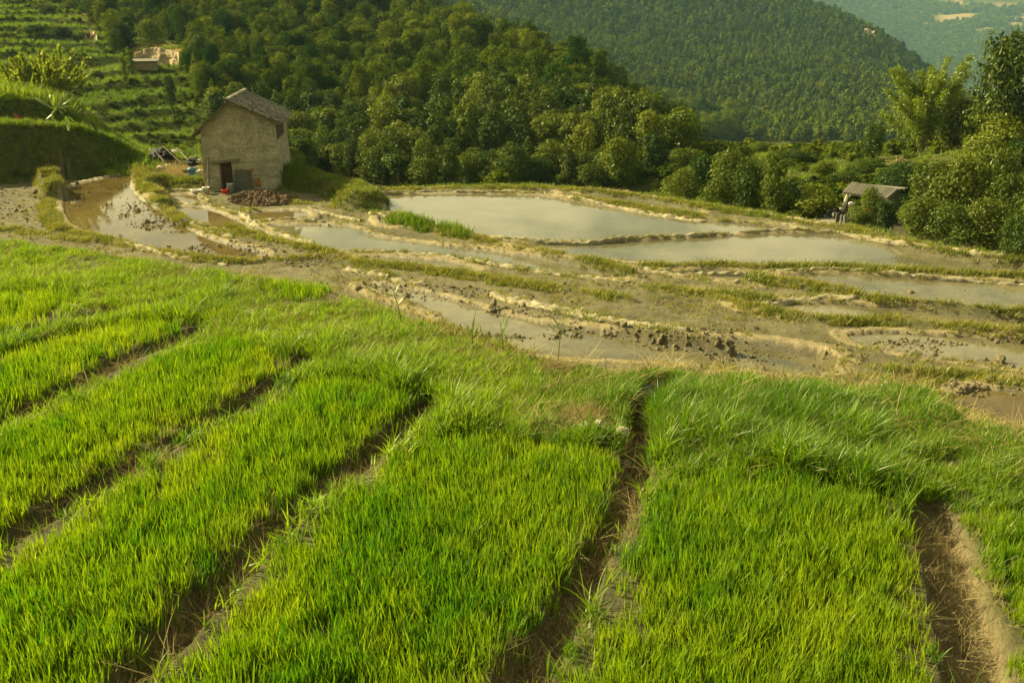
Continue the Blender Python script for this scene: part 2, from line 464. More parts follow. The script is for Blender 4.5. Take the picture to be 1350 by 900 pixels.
class MB:
    """collects simple shapes into one mesh"""
    def __init__(s): s.v = []; s.f = []; s.c = []
    def add(s, V, F, c=None):
        b = len(s.v); s.v += [tuple(p) for p in V]; s.f += [tuple(i + b for i in f) for f in F]
        s.c += [c or (1, 1, 1)] * len(V)
    def hexa(s, P, c=None):
        """eight corners: bottom 0-3 ccw, top 4-7"""
        s.add(P, [(3, 2, 1, 0), (4, 5, 6, 7), (0, 1, 5, 4), (1, 2, 6, 5), (2, 3, 7, 6), (3, 0, 4, 7)], c)
    def box(s, c0, c1, col=None):
        x0, y0, z0 = c0; x1, y1, z1 = c1
        s.hexa([(x0, y0, z0), (x1, y0, z0), (x1, y1, z0), (x0, y1, z0), (x0, y0, z1), (x1, y0, z1), (x1, y1, z1), (x0, y1, z1)], col)
    def tube(s, P, R, n=8, c=None, caps=True):
        P = [Vector(p) for p in P]
        if not hasattr(R, '__len__'): R = [R] * len(P)
        V = []; F = []
        up = Vector((0, 0, 1)) if abs((P[-1] - P[0]).normalized().z) < .9 else Vector((1, 0, 0))
        for i, p in enumerate(P):
            t = (P[min(i + 1, len(P) - 1)] - P[max(i - 1, 0)]).normalized()
            a = t.cross(up).normalized(); b = t.cross(a)
            for k in range(n):
                q = 2 * pi * k / n
                V.append(p + (a * cos(q) + b * sin(q)) * R[i])
        for i in range(len(P) - 1):
            for k in range(n):
                F.append((i * n + k, i * n + (k + 1) % n, (i + 1) * n + (k + 1) % n, (i + 1) * n + k))
        if caps:
            F.append(tuple(range(n - 1, -1, -1))); F.append(tuple(range((len(P) - 1) * n, len(P) * n)))
        s.add(V, F, c)
    def lathe(s, prof, o=(0, 0, 0), n=16, c=None):
        V = []; F = []
        for r, z in prof:
            for k in range(n):
                q = 2 * pi * k / n; V.append((o[0] + r * cos(q), o[1] + r * sin(q), o[2] + z))
        for i in range(len(prof) - 1):
            for k in range(n):
                F.append((i * n + k, i * n + (k + 1) % n, (i + 1) * n + (k + 1) % n, (i + 1) * n + k))
        s.add(V, F, c)
    def build(s, name, mat, parent=None, loc=None, smooth=False, link=True):
        me = bpy.data.meshes.new(name)
        me.from_pydata(s.v, [], s.f)
        a = me.color_attributes.new('col', 'FLOAT_COLOR', 'POINT')
        c = np.ones((len(s.v), 4), np.float32)
        if s.c: c[:, :3] = np.array(s.c)
        a.data.foreach_set('color', c.ravel())
        if mat: me.materials.append(mat)
        if smooth: me.polygons.foreach_set('use_smooth', np.ones(len(me.polygons), bool))
        me.update()
        return obj(name, me, parent, loc, link)

# ------------------------------------------------------------------ materials
def nt(name):
    m = bpy.data.materials.new(name); m.use_nodes = True
    t = m.node_tree
    for n in list(t.nodes): t.nodes.remove(n)
    o = t.nodes.new('ShaderNodeOutputMaterial')
    return m, t, o

def N(t, k, **kw):
    n = t.nodes.new(k)
    for a, b in kw.items():
        if a in n.inputs.keys() if hasattr(n.inputs, 'keys') else False: n.inputs[a].default_value = b
        else: setattr(n, a, b)
    return n

def noise(t, scale, detail=5, rough=.6, coord='Object', dist=0):
    c = t.nodes.new('ShaderNodeTexCoord'); n = t.nodes.new('ShaderNodeTexNoise')
    n.inputs['Scale'].default_value = scale; n.inputs['Detail'].default_value = detail
    n.inputs['Roughness'].default_value = rough; n.inputs['Distortion'].default_value = dist
    t.links.new(c.outputs[coord], n.inputs['Vector'])
    return n

def ramp(t, src, pts):
    r = t.nodes.new('ShaderNodeValToRGB')
    e = r.color_ramp.elements
    while len(e) < len(pts): e.new(.5)
    for i, (p, c) in enumerate(pts):
        e[i].position = p; e[i].color = (c[0], c[1], c[2], 1)
    t.links.new(src, r.inputs['Fac'])
    return r.outputs['Color']

def mul(t, a, b, f=1.0):
    m = t.nodes.new('ShaderNodeMix'); m.data_type = 'RGBA'; m.blend_type = 'MULTIPLY'; m.inputs[0].default_value = f
    for s, i in ((a, 6), (b, 7)):
        if isinstance(s, tuple): m.inputs[i].default_value = (*s, 1)
        else: t.links.new(s, m.inputs[i])
    return m.outputs[2]

def bump(t, src, strength=.4, dist=.02):
    b = t.nodes.new('ShaderNodeBump'); b.inputs['Strength'].default_value = strength; b.inputs['Distance'].default_value = dist
    t.links.new(src, b.inputs['Height'])
    return b.outputs['Normal']

def solid(name, col, rough=.8, var=.35, scale=6, bmp=.3, bd=.01, vc=False, metal=0):
    m, t, o = nt(name)
    p = t.nodes.new('ShaderNodeBsdfPrincipled')
    n = noise(t, scale, 6, .65)
    lo = 1 - var; hi = 1 + var
    c = ramp(t, n.outputs['Fac'], [(.3, (lo, lo, lo)), (.7, (hi, hi, hi))])
    c = mul(t, c, tuple(col))
    if vc:
        a = t.nodes.new('ShaderNodeAttribute'); a.attribute_name = 'col'
        c = mul(t, c, a.outputs['Color'])
    t.links.new(c, p.inputs['Base Color'])
    p.inputs['Roughness'].default_value = rough; p.inputs['Metallic'].default_value = metal
    p.inputs['Specular IOR Level'].default_value = .3
    if bmp:
        n2 = noise(t, scale * 4, 5, .7)
        t.links.new(bump(t, n2.outputs['Fac'], bmp, bd), p.inputs['Normal'])
    t.links.new(p.outputs[0], o.inputs[0])
    return m

def leafmat(name, c1, c2, trans=.4, tcol=None, vc=True, inst=False, gloss=.06, rgh=.45):
    """leaf: diffuse + translucent, tone varied per individual and per vertex"""
    m, t, o = nt(name)
    oi = t.nodes.new('ShaderNodeObjectInfo')
    if inst:
        at = t.nodes.new('ShaderNodeAttribute'); at.attribute_type = 'INSTANCER'; at.attribute_name = 'tint'
        f = at.outputs['Fac']
    else:
        f = oi.outputs['Random']
    c = ramp(t, f, [(0, c1), (1, c2)])
    if vc:
        a = t.nodes.new('ShaderNodeAttribute'); a.attribute_name = 'col'
        c = mul(t, c, a.outputs['Color'])
    d = t.nodes.new('ShaderNodeBsdfDiffuse'); t.links.new(c, d.inputs['Color'])
    tr = t.nodes.new('ShaderNodeBsdfTranslucent')
    t.links.new(mul(t, c, tcol or (1.25, 1.15, .5)), tr.inputs['Color'])
    mx = t.nodes.new('ShaderNodeMixShader'); mx.inputs[0].default_value = trans
    t.links.new(d.outputs[0], mx.inputs[1]); t.links.new(tr.outputs[0], mx.inputs[2])
    out = mx.outputs[0]
    if gloss:
        g = t.nodes.new('ShaderNodeBsdfGlossy'); g.inputs['Roughness'].default_value = rgh
        g.inputs['Color'].default_value = (.9, .9, .7, 1)
        m2 = t.nodes.new('ShaderNodeMixShader'); m2.inputs[0].default_value = gloss
        t.links.new(out, m2.inputs[1]); t.links.new(g.outputs[0], m2.inputs[2]); out = m2.outputs[0]
    t.links.new(out, o.inputs[0])
    return m

# ground: albedo per vertex, worked over with two scales of grain
def ground_material(name, fine=14, bstr=1.0, bdist=.06):
    m, t, o = nt(name)
    p = t.nodes.new('ShaderNodeBsdfPrincipled')
    a = t.nodes.new('ShaderNodeAttribute'); a.attribute_name = 'col'
    w = t.nodes.new('ShaderNodeAttribute'); w.attribute_name = 'wet'
    n = noise(t, fine, 8, .7)
    c = ramp(t, n.outputs['Fac'], [(.30, (.42, .40, .34)), (.5, (1, 1, 1)), (.72, (1.35, 1.33, 1.25))])
    n3 = noise(t, fine * .12, 5, .6)
    c3 = ramp(t, n3.outputs['Fac'], [(.35, (.78, .76, .7)), (.65, (1.15, 1.12, 1.05))])
    t.links.new(mul(t, mul(t, a.outputs['Color'], c), c3), p.inputs['Base Color'])
    mr = t.nodes.new('ShaderNodeMapRange'); t.links.new(w.outputs['Fac'], mr.inputs['Value'])
    mr.inputs['To Min'].default_value = .92; mr.inputs['To Max'].default_value = .38
    t.links.new(mr.outputs[0], p.inputs['Roughness'])
    p.inputs['Specular IOR Level'].default_value = .3 if fine > 5 else 0.0
    n2 = noise(t, fine * 1.6, 8, .75)
    t.links.new(bump(t, n2.outputs['Fac'], bstr, bdist), p.inputs['Normal'])
    t.links.new(p.outputs[0], o.inputs[0])
    return m

def water_material(name, c1, c2, rough=.06):
    m, t, o = nt(name)
    n = noise(t, .55, 6, .62, dist=.4)
    n2 = noise(t, 6, 6, .7)
    c = ramp(t, n.outputs['Fac'], [(.36, c1), (.62, c2)])
    c = mul(t, c, ramp(t, n2.outputs['Fac'], [(.3, (.8, .78, .74)), (.62, (1.1, 1.1, 1.1))]))
    p = t.nodes.new('ShaderNodeBsdfPrincipled')
    t.links.new(c, p.inputs['Base Color'])
    p.inputs['Roughness'].default_value = rough; p.inputs['IOR'].default_value = 1.33
    p.inputs['Specular IOR Level'].default_value = .5
    n3 = noise(t, 2.2, 4, .55)
    t.links.new(bump(t, n3.outputs['Fac'], .035, .03), p.inputs['Normal'])
    t.links.new(p.outputs[0], o.inputs[0])
    return m

M = {}
M['ground'] = ground_material('earth_ground')
M['hill'] = ground_material('hill_ground', 1.6, .8, .3)
M['water0'] = water_material('silty_water', (.085, .080, .046), (.122, .112, .062), .03)
M['water1'] = water_material('silty_water_grey', (.075, .068, .034), (.14, .125, .065), .05)
M['water2'] = water_material('brown_mud_reflection_water', (.075, .052, .016), (.12, .088, .032), .05)  # mud brown, with reflected house and hillside put into the colour
M['water3'] = water_material('thin_mud_water', (.085, .072, .034), (.20, .165, .08), .08)
M['mud'] = solid('dry_mud', (.27, .235, .14), .9, .4, 3.5, .9, .05, vc=True)
M['clod'] = solid('dark_clods', (.155, .13, .068), .85, .4, 9, .8, .03)
M['dung'] = solid('brown_heap', (.12, .078, .036), .9, .45, 9, .9, .03)
M['adobe'] = None
M['wood'] = solid('weathered_wood', (.15, .12, .07), .8, .4, 9, .5, .01)
M['darkwood'] = solid('dark_door_wood', (.045, .026, .014), .7, .35, 8, .3, .01)  # door planks and sticks; also colours the painted shade in the openings
M['tile'] = solid('grey_roof_tile', (.17, .155, .115), .85, .35, 12, .4, .01, vc=True)
M['slab'] = solid('cement_board', (.075, .075, .058), .8, .45, 5, .3, .01)
M['white'] = solid('white_plastic', (.75, .73, .62), .45, .08, 8, 0)
M['red'] = solid('red_plastic', (.75, .045, .03), .4, .1, 8, 0)
M['blue'] = solid('blue_plastic', (.035, .12, .19), .45, .15, 8, 0)
M['jar'] = solid('grey_green_metal', (.13, .14, .10), .4, .2, 8, .1, .005)
M['black'] = solid('black_tarpaulin', (.012, .014, .014), .8, .3, 3, .6, .05)
M['stone'] = solid('pale_stone', (.42, .37, .24), .9, .3, 14, .8, .01)
M['rock'] = solid('cliff_rock', (.34, .27, .16), .9, .45, .5, .9, .4)
M['scar'] = solid('bare_ochre_earth', (.32, .24, .125), .95, .4, .5, .9, .4)
M['bark'] = solid('tree_bark', (.13, .10, .06), .9, .35, 6, .5, .02)
M['straw'] = solid('dry_straw', (.36, .28, .14), .9, .35, 30, 0)
M['orange'] = solid('orange_paint', (.42, .16, .02), .8, .3, 30, 0)
M['bamboo_culm'] = solid('bamboo_culm', (.16, .17, .05), .5, .3, 4, .1, .01)
M['cloth_red'] = solid('red_cloth', (.45, .05, .05), .9, .3, 20, .2, .01)
M['pink'] = solid('pink_cloth', (.75, .14, .22), .9, .2, 20, .2, .01)

M['rice'] = leafmat('rice_blade', (.060, .175, .005), (.25, .335, .009), .52, (1.2, 1.15, .35), inst=True, gloss=.035)
M['weed'] = leafmat('wild_blade', (.065, .165, .008), (.22, .32, .016), .5, (1.2, 1.15, .4), inst=True, gloss=.03)
M['bankgrass'] = leafmat('bank_blade', (.12, .16, .02), (.31, .29, .05), .42, (1.15, 1.05, .5), inst=True, gloss=.02)
M['lush'] = leafmat('lush_bank_blade', (.07, .14, .01), (.17, .24, .02), .42, (1.2, 1.15, .4), inst=True, gloss=.02)
M['dry'] = leafmat('dead_blade', (.20, .16, .065), (.42, .35, .17), .25, (1.1, 1, .8), inst=True, gloss=0)
M['leaf'] = leafmat('broad_leaves', (.022, .052, .009), (.130, .160, .014), .34, gloss=.012)
M['leaf_dark'] = leafmat('dark_leaves', (.024, .048, .009), (.080, .105, .013), .3, gloss=.012)
M['leaf_inst'] = leafmat('far_leaves', (.022, .052, .010), (.130, .160, .017), .32, inst=True, gloss=0)
M['leaf_pine'] = leafmat('pine_leaves', (.035, .075, .016), (.10, .14, .025), .3, inst=True, gloss=0)
M['bamboo'] = leafmat('bamboo_leaves', (.13, .185, .012), (.17, .23, .02), .45, gloss=.04)
M['reed'] = leafmat('tall_reed', (.17, .22, .02), (.21, .26, .03), .45, gloss=.04)
M['banana'] = leafmat('banana_leaf', (.10, .16, .012), (.16, .22, .02), .45, (1.4, 1.3, .4), gloss=.09, rgh=.3)

# ------------------------------------------------------------------ terrain sheets
_azd = np.radians(np.concatenate([np.arange(-75, -31, 1.0), np.arange(-31, 31.01, .095), np.arange(32, 76, 1.0)]))
DRY = np.array([.170, .150, .086]); WETM = np.array([.10, .088, .042]); SOIL = np.array([.11, .098, .048]); GREEN = np.array([.10, .115, .025])
PALE = np.array([.40, .325, .175])

def polar_sheet(name, rs, mat, hill):
    A, R = np.meshgrid(_azd, rs)
    x = (R * np.sin(A)).ravel(); y = (R * np.cos(A)).ravel()
    z, far, grass, wet, pale, r, px, az = height(x, y, True)
    fq = height.fq
    n1 = fbm(x * .6, y * .6, 101, 4)[:, None]; n2 = fbm(x * .04, y * .04, 103, 4)[:, None]
    if not hill:
        c = SOIL * (1 + .3 * n1) + 0 * z[:, None]
        c = c + (DRY - c) * np.clip(.35 + .8 * n1, 0, 1) * (1 - np.clip(grass, 0, 1))[:, None]
        c = c + (GREEN * .8 - c) * (np.clip(grass, 0, 1.1) * .85)[:, None]
        c = c + (WETM - c) * (wet * .85)[:, None]
        c = c + (PALE - c) * (np.clip(pale, 0, 1) * .6)[:, None]
        c = np.where(far[:, None], np.array([.075, .062, .026]) * (1 + .4 * n1), c)
    else:
        c = np.array([.060, .070, .020]) * (1 + .4 * n1 + .4 * n2)
        tm = terr_mask(px, r)[:, None]
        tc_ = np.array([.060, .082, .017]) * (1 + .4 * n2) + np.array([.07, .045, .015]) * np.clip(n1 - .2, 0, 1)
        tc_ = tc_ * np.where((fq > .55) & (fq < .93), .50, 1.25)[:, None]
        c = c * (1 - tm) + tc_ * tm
        # bare earth cut above the small far hut, and other scars
        ppx, ppy = to_px(x, y, z)
        for (cx, cy, wx, wy, st) in ((214, 68, 36, 11, 1.0), (300, 48, 30, 9, .5), (392, 36, 16, 7, 1.0), (118, 45, 8, 6, .6), (130, 18, 60, 12, .35)):
            q = ((ppx - cx) / wx) ** 2 + ((ppy - cy) / wy) ** 2 + .5 * n1[:, 0]
            f = (np.clip(1.3 - q, 0, 1) * st * (r > 100) * (r < 500))[:, None]
            c = c * (1 - f) + np.array([.42, .30, .13]) * f
        # ploughed ochre plots on the farthest slope
        pl = fbm(x * .011, y * .017, 107, 4)
        mx_ = np.clip((ppy + 4 - (1150 - ppx) * .10) / 6, 0, 1) * np.clip((50 - ppy - np.abs(ppx - 1290) * .04) / 8, 0, 1) * (ppx > 1195) * (ppy > 3) * (r > 2200)
        f = (np.clip((pl - .06) * 12, 0, 1) * mx_)[:, None]
        c = c * (1 - f) + np.array([.24, .17, .095]) * f
        f = (np.clip((-.05 - pl) * 6, 0, 1) * mx_ * .8)[:, None]
        c = c * (1 - f) + np.array([.20, .24, .06]) * f
        fa = np.clip((r - 1500) / 400, 0, 1)[:, None]
        fl = (1 - f) * fa * (1 - np.clip(mx_ * 1.5, 0, 1))[:, None]
        c = c * (1 - fl) + np.array([.045, .062, .022]) * (1 + .5 * n2) * fl
        vg = ((ppy > 192) & (ppx > 880) & (r > 105) & (r < 430))[:, None]
        c = np.where(vg, np.array([.15, .16, .035]) * (1 + .4 * n1), c)
        wet = wet * 0
    c = np.clip(c, .01, .8)
    nr, na = A.shape
    i = np.arange(nr - 1)[:, None] * na + np.arange(na - 1)[None]
    F = np.stack([i, i + 1, i + na + 1, i + na], -1).reshape(-1, 4)[:, ::-1]
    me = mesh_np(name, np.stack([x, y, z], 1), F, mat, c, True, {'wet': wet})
    return tag(obj(name, me), kind='structure')

R1 = np.geomspace(2.4, 64, 680)
R2 = np.geomspace(64, 430, 250)
R3 = np.geomspace(430, 1350, 90)
R4 = np.geomspace(1350, 4600, 90)
polar_sheet('ground', R1, M['ground'], False)
polar_sheet('hillside', R2, M['hill'], True)
polar_sheet('mountain', R3, M['hill'], True)
polar_sheet('distant_mountain', R4, M['hill'], True)

# plain land round and behind the camera, under everything else
gx = np.concatenate([np.arange(-400, 401, 40)]); X, Y = np.meshgrid(gx, np.arange(-420, 3, 24))
Z = np.where(Y > -10, -3.85, -3.85 + np.minimum(60, (-10 - Y) * .22)) + .5 * fbm(X * .05, Y * .05, 201, 3)
Z = np.where(np.hypot(X, Y) < 30, np.minimum(Z, -3.83), Z)
nr, na = X.shape; i = np.arange(nr - 1)[:, None] * na + np.arange(na - 1)[None]
F = np.stack([i, i + 1, i + na + 1, i + na], -1).reshape(-1, 4)
tag(obj('upper_slope', mesh_np('upper_slope', np.stack([X.ravel(), Y.ravel(), Z.ravel()], 1), F, M['hill'], np.tile(np.array([.09, .12, .025]), (X.size, 1)), True, {'wet': np.zeros(X.size)})), kind='structure')

# ------------------------------------------------------------------ water
import bmesh
def flat_poly(name, P, z, mat, grow=.16):
    P = np.asarray(P); c = P.mean(0)
    d = np.roll(P, -1, 0) - np.roll(P, 1, 0); nrm = np.stack([d[:, 1], -d[:, 0]], 1); nrm /= np.linalg.norm(nrm, axis=1)[:, None] + 1e-9
    area = .5 * np.sum(P[:, 0] * np.roll(P[:, 1], -1) - np.roll(P[:, 0], -1) * P[:, 1])
    P = P + nrm * grow * np.sign(area)
    bm = bmesh.new()
    vs = [bm.verts.new((p[0], p[1], z)) for p in P]
    f = bm.faces.new(vs); bmesh.ops.triangulate(bm, faces=[f])
    for f in bm.faces:
        f.normal_update()
        if f.normal.z < 0: f.normal_flip()
    me = bpy.data.meshes.new(name); bm.to_mesh(me); bm.free(); me.materials.append(mat)
    return obj(name, me)
for nm, P, H, a, t in PW:
    tag(flat_poly('paddy_water', P, -H, M['water%d' % t]), kind='structure')
# wet film in two of the furrows
for (L, H) in (([(150, 648), (185, 628), (196, 630), (165, 655)], 3.94), ([(838, 556), (862, 528), (868, 534), (846, 566)], 3.94), ([(705, 985), (740, 880), (775, 800), (800, 740), (812, 742), (790, 800), (765, 870), (735, 985)], 3.972)):
    L = np.array(L, float); x, y = at_level(L[:, 0], L[:, 1], H)
    tag(flat_poly('furrow_water', np.stack([x, y], 1), -H, M['water1'], .0), kind='structure')

# ------------------------------------------------------------------ pale mud ridges lying on the fields
RIDGES = [
    ([(222, 265), (240, 269), (259, 273)], .24, .16), ([(264, 259), (276, 267)], .2, .15),
    ([(278, 272), (300, 279), (316, 284), (336, 300), (350, 307), (370, 312), (392, 318), (415, 324)], .27, .2),
    ([(251, 297), (274, 305), (305, 314)], .30, .2), ([(342, 294), (390, 292), (425, 294), (476, 297)], .17, .14),
    ([(404, 276), (430, 284), (476, 292)], .18, .16), ([(487, 284), (520, 291), (546, 303)], .2, .16),
    ([(468, 332), (540, 330), (600, 338), (646, 349), (700, 358), (757, 365), (830, 373)], .22, .14),
    ([(452, 355), (490, 360), (512, 366)], .34, .16), ([(518, 370), (561, 378)], .26, .16),
    ([(646, 390), (700, 402), (757, 414), (850, 430), (905, 436)], .42, .16),
    ([(717, 257), (794, 270), (850, 281), (931, 290)], .22, .16), ([(850, 357), (905, 365), (980, 370)], .22, .2),
    ([(120, 315), (165, 325), (230, 339), (300, 351)], .14, .1), ([(492, 258), (560, 255), (640, 255), (705, 257)], .15, .14),
    ([(602, 307), (683, 317), (776, 319), (850, 313), (905, 311), (961, 308)], .13, .12), ([(974, 307), (1043, 304), (1105, 307)], .13, .14),
    ([(1105, 307), (1160, 317), (1230, 328), (1290, 337), (1350, 345), (1500, 361)], .14, .14), ([(500, 250), (560, 248), (640, 249)], .1, .1),
    ([(850, 356), (940, 358), (1020, 359), (1110, 357), (1220, 366), (1350, 372), (1500, 381)], .14, .12),
    ([(222, 250), (250, 252), (272, 253)], .16, .14), ([(1000, 399), (1080, 393), (1130, 396)], .35, .12),
    ([(760, 250), (850, 254), (900, 263), (924, 270), (1043, 290), (1124, 302)], .14, .12),
]
for L, w, h in RIDGES:
    P = S_line(L, 3)
    # resample evenly
    s = np.concatenate([[0], np.cumsum(np.hypot(*np.diff(P, axis=0).T))]); n = max(8, int(s[-1] / .08))
    q = np.linspace(0, s[-1], n); P = np.stack([np.interp(q, s, P[:, 0]), np.interp(q, s, P[:, 1])], 1)
    T = np.gradient(P, axis=0); T /= np.linalg.norm(T, axis=1)[:, None] + 1e-9; Nn = np.stack([-T[:, 1], T[:, 0]], 1)
    w *= .66; h *= .4
    K = 15; u = np.linspace(-1, 1, K)
    ww = w * (1 + .35 * fbm(q * .9, q * 0 + w * 77, 5, 3)) * np.clip(np.minimum(q, s[-1] - q) / .3 + .25, .25, 1)
    P = P + Nn * (.12 * fbm(q * .5, q * 0 + w * 31, 6, 2))[:, None]
    V = P[:, None, :] + Nn[:, None, :] * (u[None] * ww[:, None] * 1.15)[..., None]
    base = height(P[:, 0], P[:, 1]); base = np.convolve(np.pad(base, 10, 'edge'), np.ones(21) / 21, 'valid')
    lvl = -lowH(P[:, 1]); base = np.maximum(base, lvl - .10)
    prof = np.sqrt(np.clip(1 - np.abs(u) ** 2.6, 0, 1))
    z = base[:, None] - .08 + (h + .10) * prof[None] * (1 + .3 * fbm(q * .8, q * 0 + h * 50, 7, 3))[:, None] + .12 * fbm(V[..., 0] * 5, V[..., 1] * 5, 8, 4) * (prof[None] > .1)
    V3 = np.concatenate([V, z[..., None]], -1).reshape(-1, 3)
    i = np.arange(n - 1)[:, None] * K + np.arange(K - 1)[None]
    F = np.stack([i, i + 1, i + K + 1, i + K], -1).reshape(-1, 4)[:, ::-1]
    c = np.ones((len(V3), 3)) * (1 + .2 * fbm(V3[:, 0] * 1.2, V3[:, 1] * 1.2, 9, 3))[:, None]
    tag(obj('mud_ridge', mesh_np('mud_ridge', V3, F, M['mud'], c, True)), kind='structure')

# ------------------------------------------------------------------ templates for scatter (kept out of the scene, used as instances)
def blade_mesh(name, mat, nb, rad, hmin, hmax, wid, bend, seg=3, lean=.25, seed=0, tone=.25):
    r = np.random.default_rng(seed); V = []; F = []; C = []
    for b in range(nb):
        a = r.uniform(0, 2 * pi); rr = rad * math.sqrt(r.uniform(0, 1)); bx, by = rr * cos(a), rr * sin(a)
        h = r.uniform(hmin, hmax); w = wid * r.uniform(.7, 1.3); d = r.uniform(0, 2 * pi); f = d + r.uniform(-.9, .9) + pi / 2
        ln = r.uniform(0, lean); bd = r.uniform(.2, 1) * bend
        tn = 1 + r.uniform(-tone, tone); base = len(V)
        for s in range(seg + 1):
            t = s / seg
            off = h * (ln * t + bd * t * t)
            z = h * t * (1 - .35 * bd * t)
            x = bx + cos(d) * off; y = by + sin(d) * off
            ww = w * (1 - t ** 1.6) * .5 + (w * .06 if s < seg else 0)
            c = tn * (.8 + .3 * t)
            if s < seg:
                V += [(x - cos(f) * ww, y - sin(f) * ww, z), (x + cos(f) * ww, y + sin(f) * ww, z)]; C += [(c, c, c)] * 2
            else:
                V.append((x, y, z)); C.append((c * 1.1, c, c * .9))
        for s in range(seg - 1):
            i = base + 2 * s; F += [(i, i + 1, i + 3), (i, i + 3, i + 2)]
        i = base + 2 * (seg - 1); F.append((i, i + 1, i + 2))
    return mesh_np(name, np.array(V), np.array(F), mat, np.array(C))

def template(cname, meshes):
    c = bpy.data.collections.new(cname)
    for i, me in enumerate(meshes):
        o = bpy.data.objects.new('%s_%02d' % (cname, i), me); c.objects.link(o)
    return c

def scatter_group(coll):
    g = bpy.data.node_groups.new('scatter_' + coll.name, 'GeometryNodeTree')
    g.interface.new_socket('Geometry', in_out='INPUT', socket_type='NodeSocketGeometry')
    g.interface.new_socket('Geometry', in_out='OUTPUT', socket_type='NodeSocketGeometry')
    gi = g.nodes.new('NodeGroupInput'); go = g.nodes.new('NodeGroupOutput')
    ci = g.nodes.new('GeometryNodeCollectionInfo'); ci.inputs['Collection'].default_value = coll
    ci.inputs['Separate Children'].default_value = True; ci.inputs['Reset Children'].default_value = True
    ip = g.nodes.new('GeometryNodeInstanceOnPoints'); ip.inputs['Pick Instance'].default_value = True
    def na(n, ty):
        a = g.nodes.new('GeometryNodeInputNamedAttribute'); a.data_type = ty; a.inputs['Name'].default_value = n
        return a.outputs['Attribute']
    g.links.new(gi.outputs[0], ip.inputs['Points'])
    g.links.new(ci.outputs[0], ip.inputs['Instance'])
    g.links.new(na('pick', 'INT'), ip.inputs['Instance Index'])
    er = g.nodes.new('FunctionNodeEulerToRotation'); g.links.new(na('rot', 'FLOAT_VECTOR'), er.inputs[0])
    g.links.new(er.outputs[0], ip.inputs['Rotation'])
    g.links.new(na('scl', 'FLOAT_VECTOR'), ip.inputs['Scale'])
    g.links.new(ip.outputs[0], go.inputs[0])
    return g

GROUPS = {}
def scatter(name, P, coll, scl, tint, kind='stuff', rot=None, label=None, tilt=.15):
    P = np.asarray(P, np.float32); n = len(P)
    me = bpy.data.meshes.new(name); me.vertices.add(n); me.vertices.foreach_set('co', P.ravel())
    a = me.attributes.new('pick', 'INT', 'POINT'); a.data.foreach_set('value', rng.integers(0, len(coll.objects), n).astype(np.int32))
    if rot is None:
        rot = np.stack([rng.normal(0, tilt, n), rng.normal(0, tilt, n), rng.uniform(0, 2 * pi, n)], 1)
    a = me.attributes.new('rot', 'FLOAT_VECTOR', 'POINT'); a.data.foreach_set('vector', rot.astype(np.float32).ravel())
    scl = np.asarray(scl, np.float32)
    if scl.ndim == 1: scl = np.repeat(scl[:, None], 3, 1)
    a = me.attributes.new('scl', 'FLOAT_VECTOR', 'POINT'); a.data.foreach_set('vector', scl.ravel())
    a = me.attributes.new('tint', 'FLOAT', 'POINT'); a.data.foreach_set('value', np.clip(tint, 0, 1).astype(np.float32))
    me.update()
    o = obj(name, me)
    if coll.name not in GROUPS: GROUPS[coll.name] = scatter_group(coll)
    md = o.modifiers.new('scatter', 'NODES'); md.node_group = GROUPS[coll.name]
    return tag(o, label, None, None, kind)

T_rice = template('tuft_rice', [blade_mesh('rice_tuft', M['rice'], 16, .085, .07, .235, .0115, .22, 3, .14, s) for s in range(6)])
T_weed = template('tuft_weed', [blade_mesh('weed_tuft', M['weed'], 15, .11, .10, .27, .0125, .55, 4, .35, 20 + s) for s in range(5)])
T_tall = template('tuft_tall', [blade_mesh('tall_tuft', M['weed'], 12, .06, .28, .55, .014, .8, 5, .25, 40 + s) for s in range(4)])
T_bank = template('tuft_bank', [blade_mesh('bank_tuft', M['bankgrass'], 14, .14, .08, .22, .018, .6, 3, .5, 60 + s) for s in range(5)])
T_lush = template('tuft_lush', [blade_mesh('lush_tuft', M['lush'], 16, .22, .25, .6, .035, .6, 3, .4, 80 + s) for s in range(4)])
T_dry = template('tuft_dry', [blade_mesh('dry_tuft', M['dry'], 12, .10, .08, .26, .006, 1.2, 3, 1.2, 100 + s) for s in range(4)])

# ------------------------------------------------------------------ rice seedlings, one object per bed
def in_poly_points(P, dens):
    lo = P.min(0); hi = P.max(0); n = int(np.prod(hi - lo) * dens)
    x = rng.uniform(lo[0], hi[0], n); y = rng.uniform(lo[1], hi[1], n)
    m = inside(P, x, y); return x[m], y[m]

def fur_clear(x, y, k=1.15):
    ok = np.ones(x.shape, bool)
    for P, w in FUR:
        d, _ = seg_dist(P, x, y); d = d + .05 * fbm(x * 4, y * 4, 91, 3); ok &= d > w * k
    return ok

def visible(x, y, z, mx=420, my=140):
    a, b = to_px(x, y, z)
    return (a > -mx) & (a < 1350 + mx) & (b < 900 + my) & (b > -my) & (y > 0)

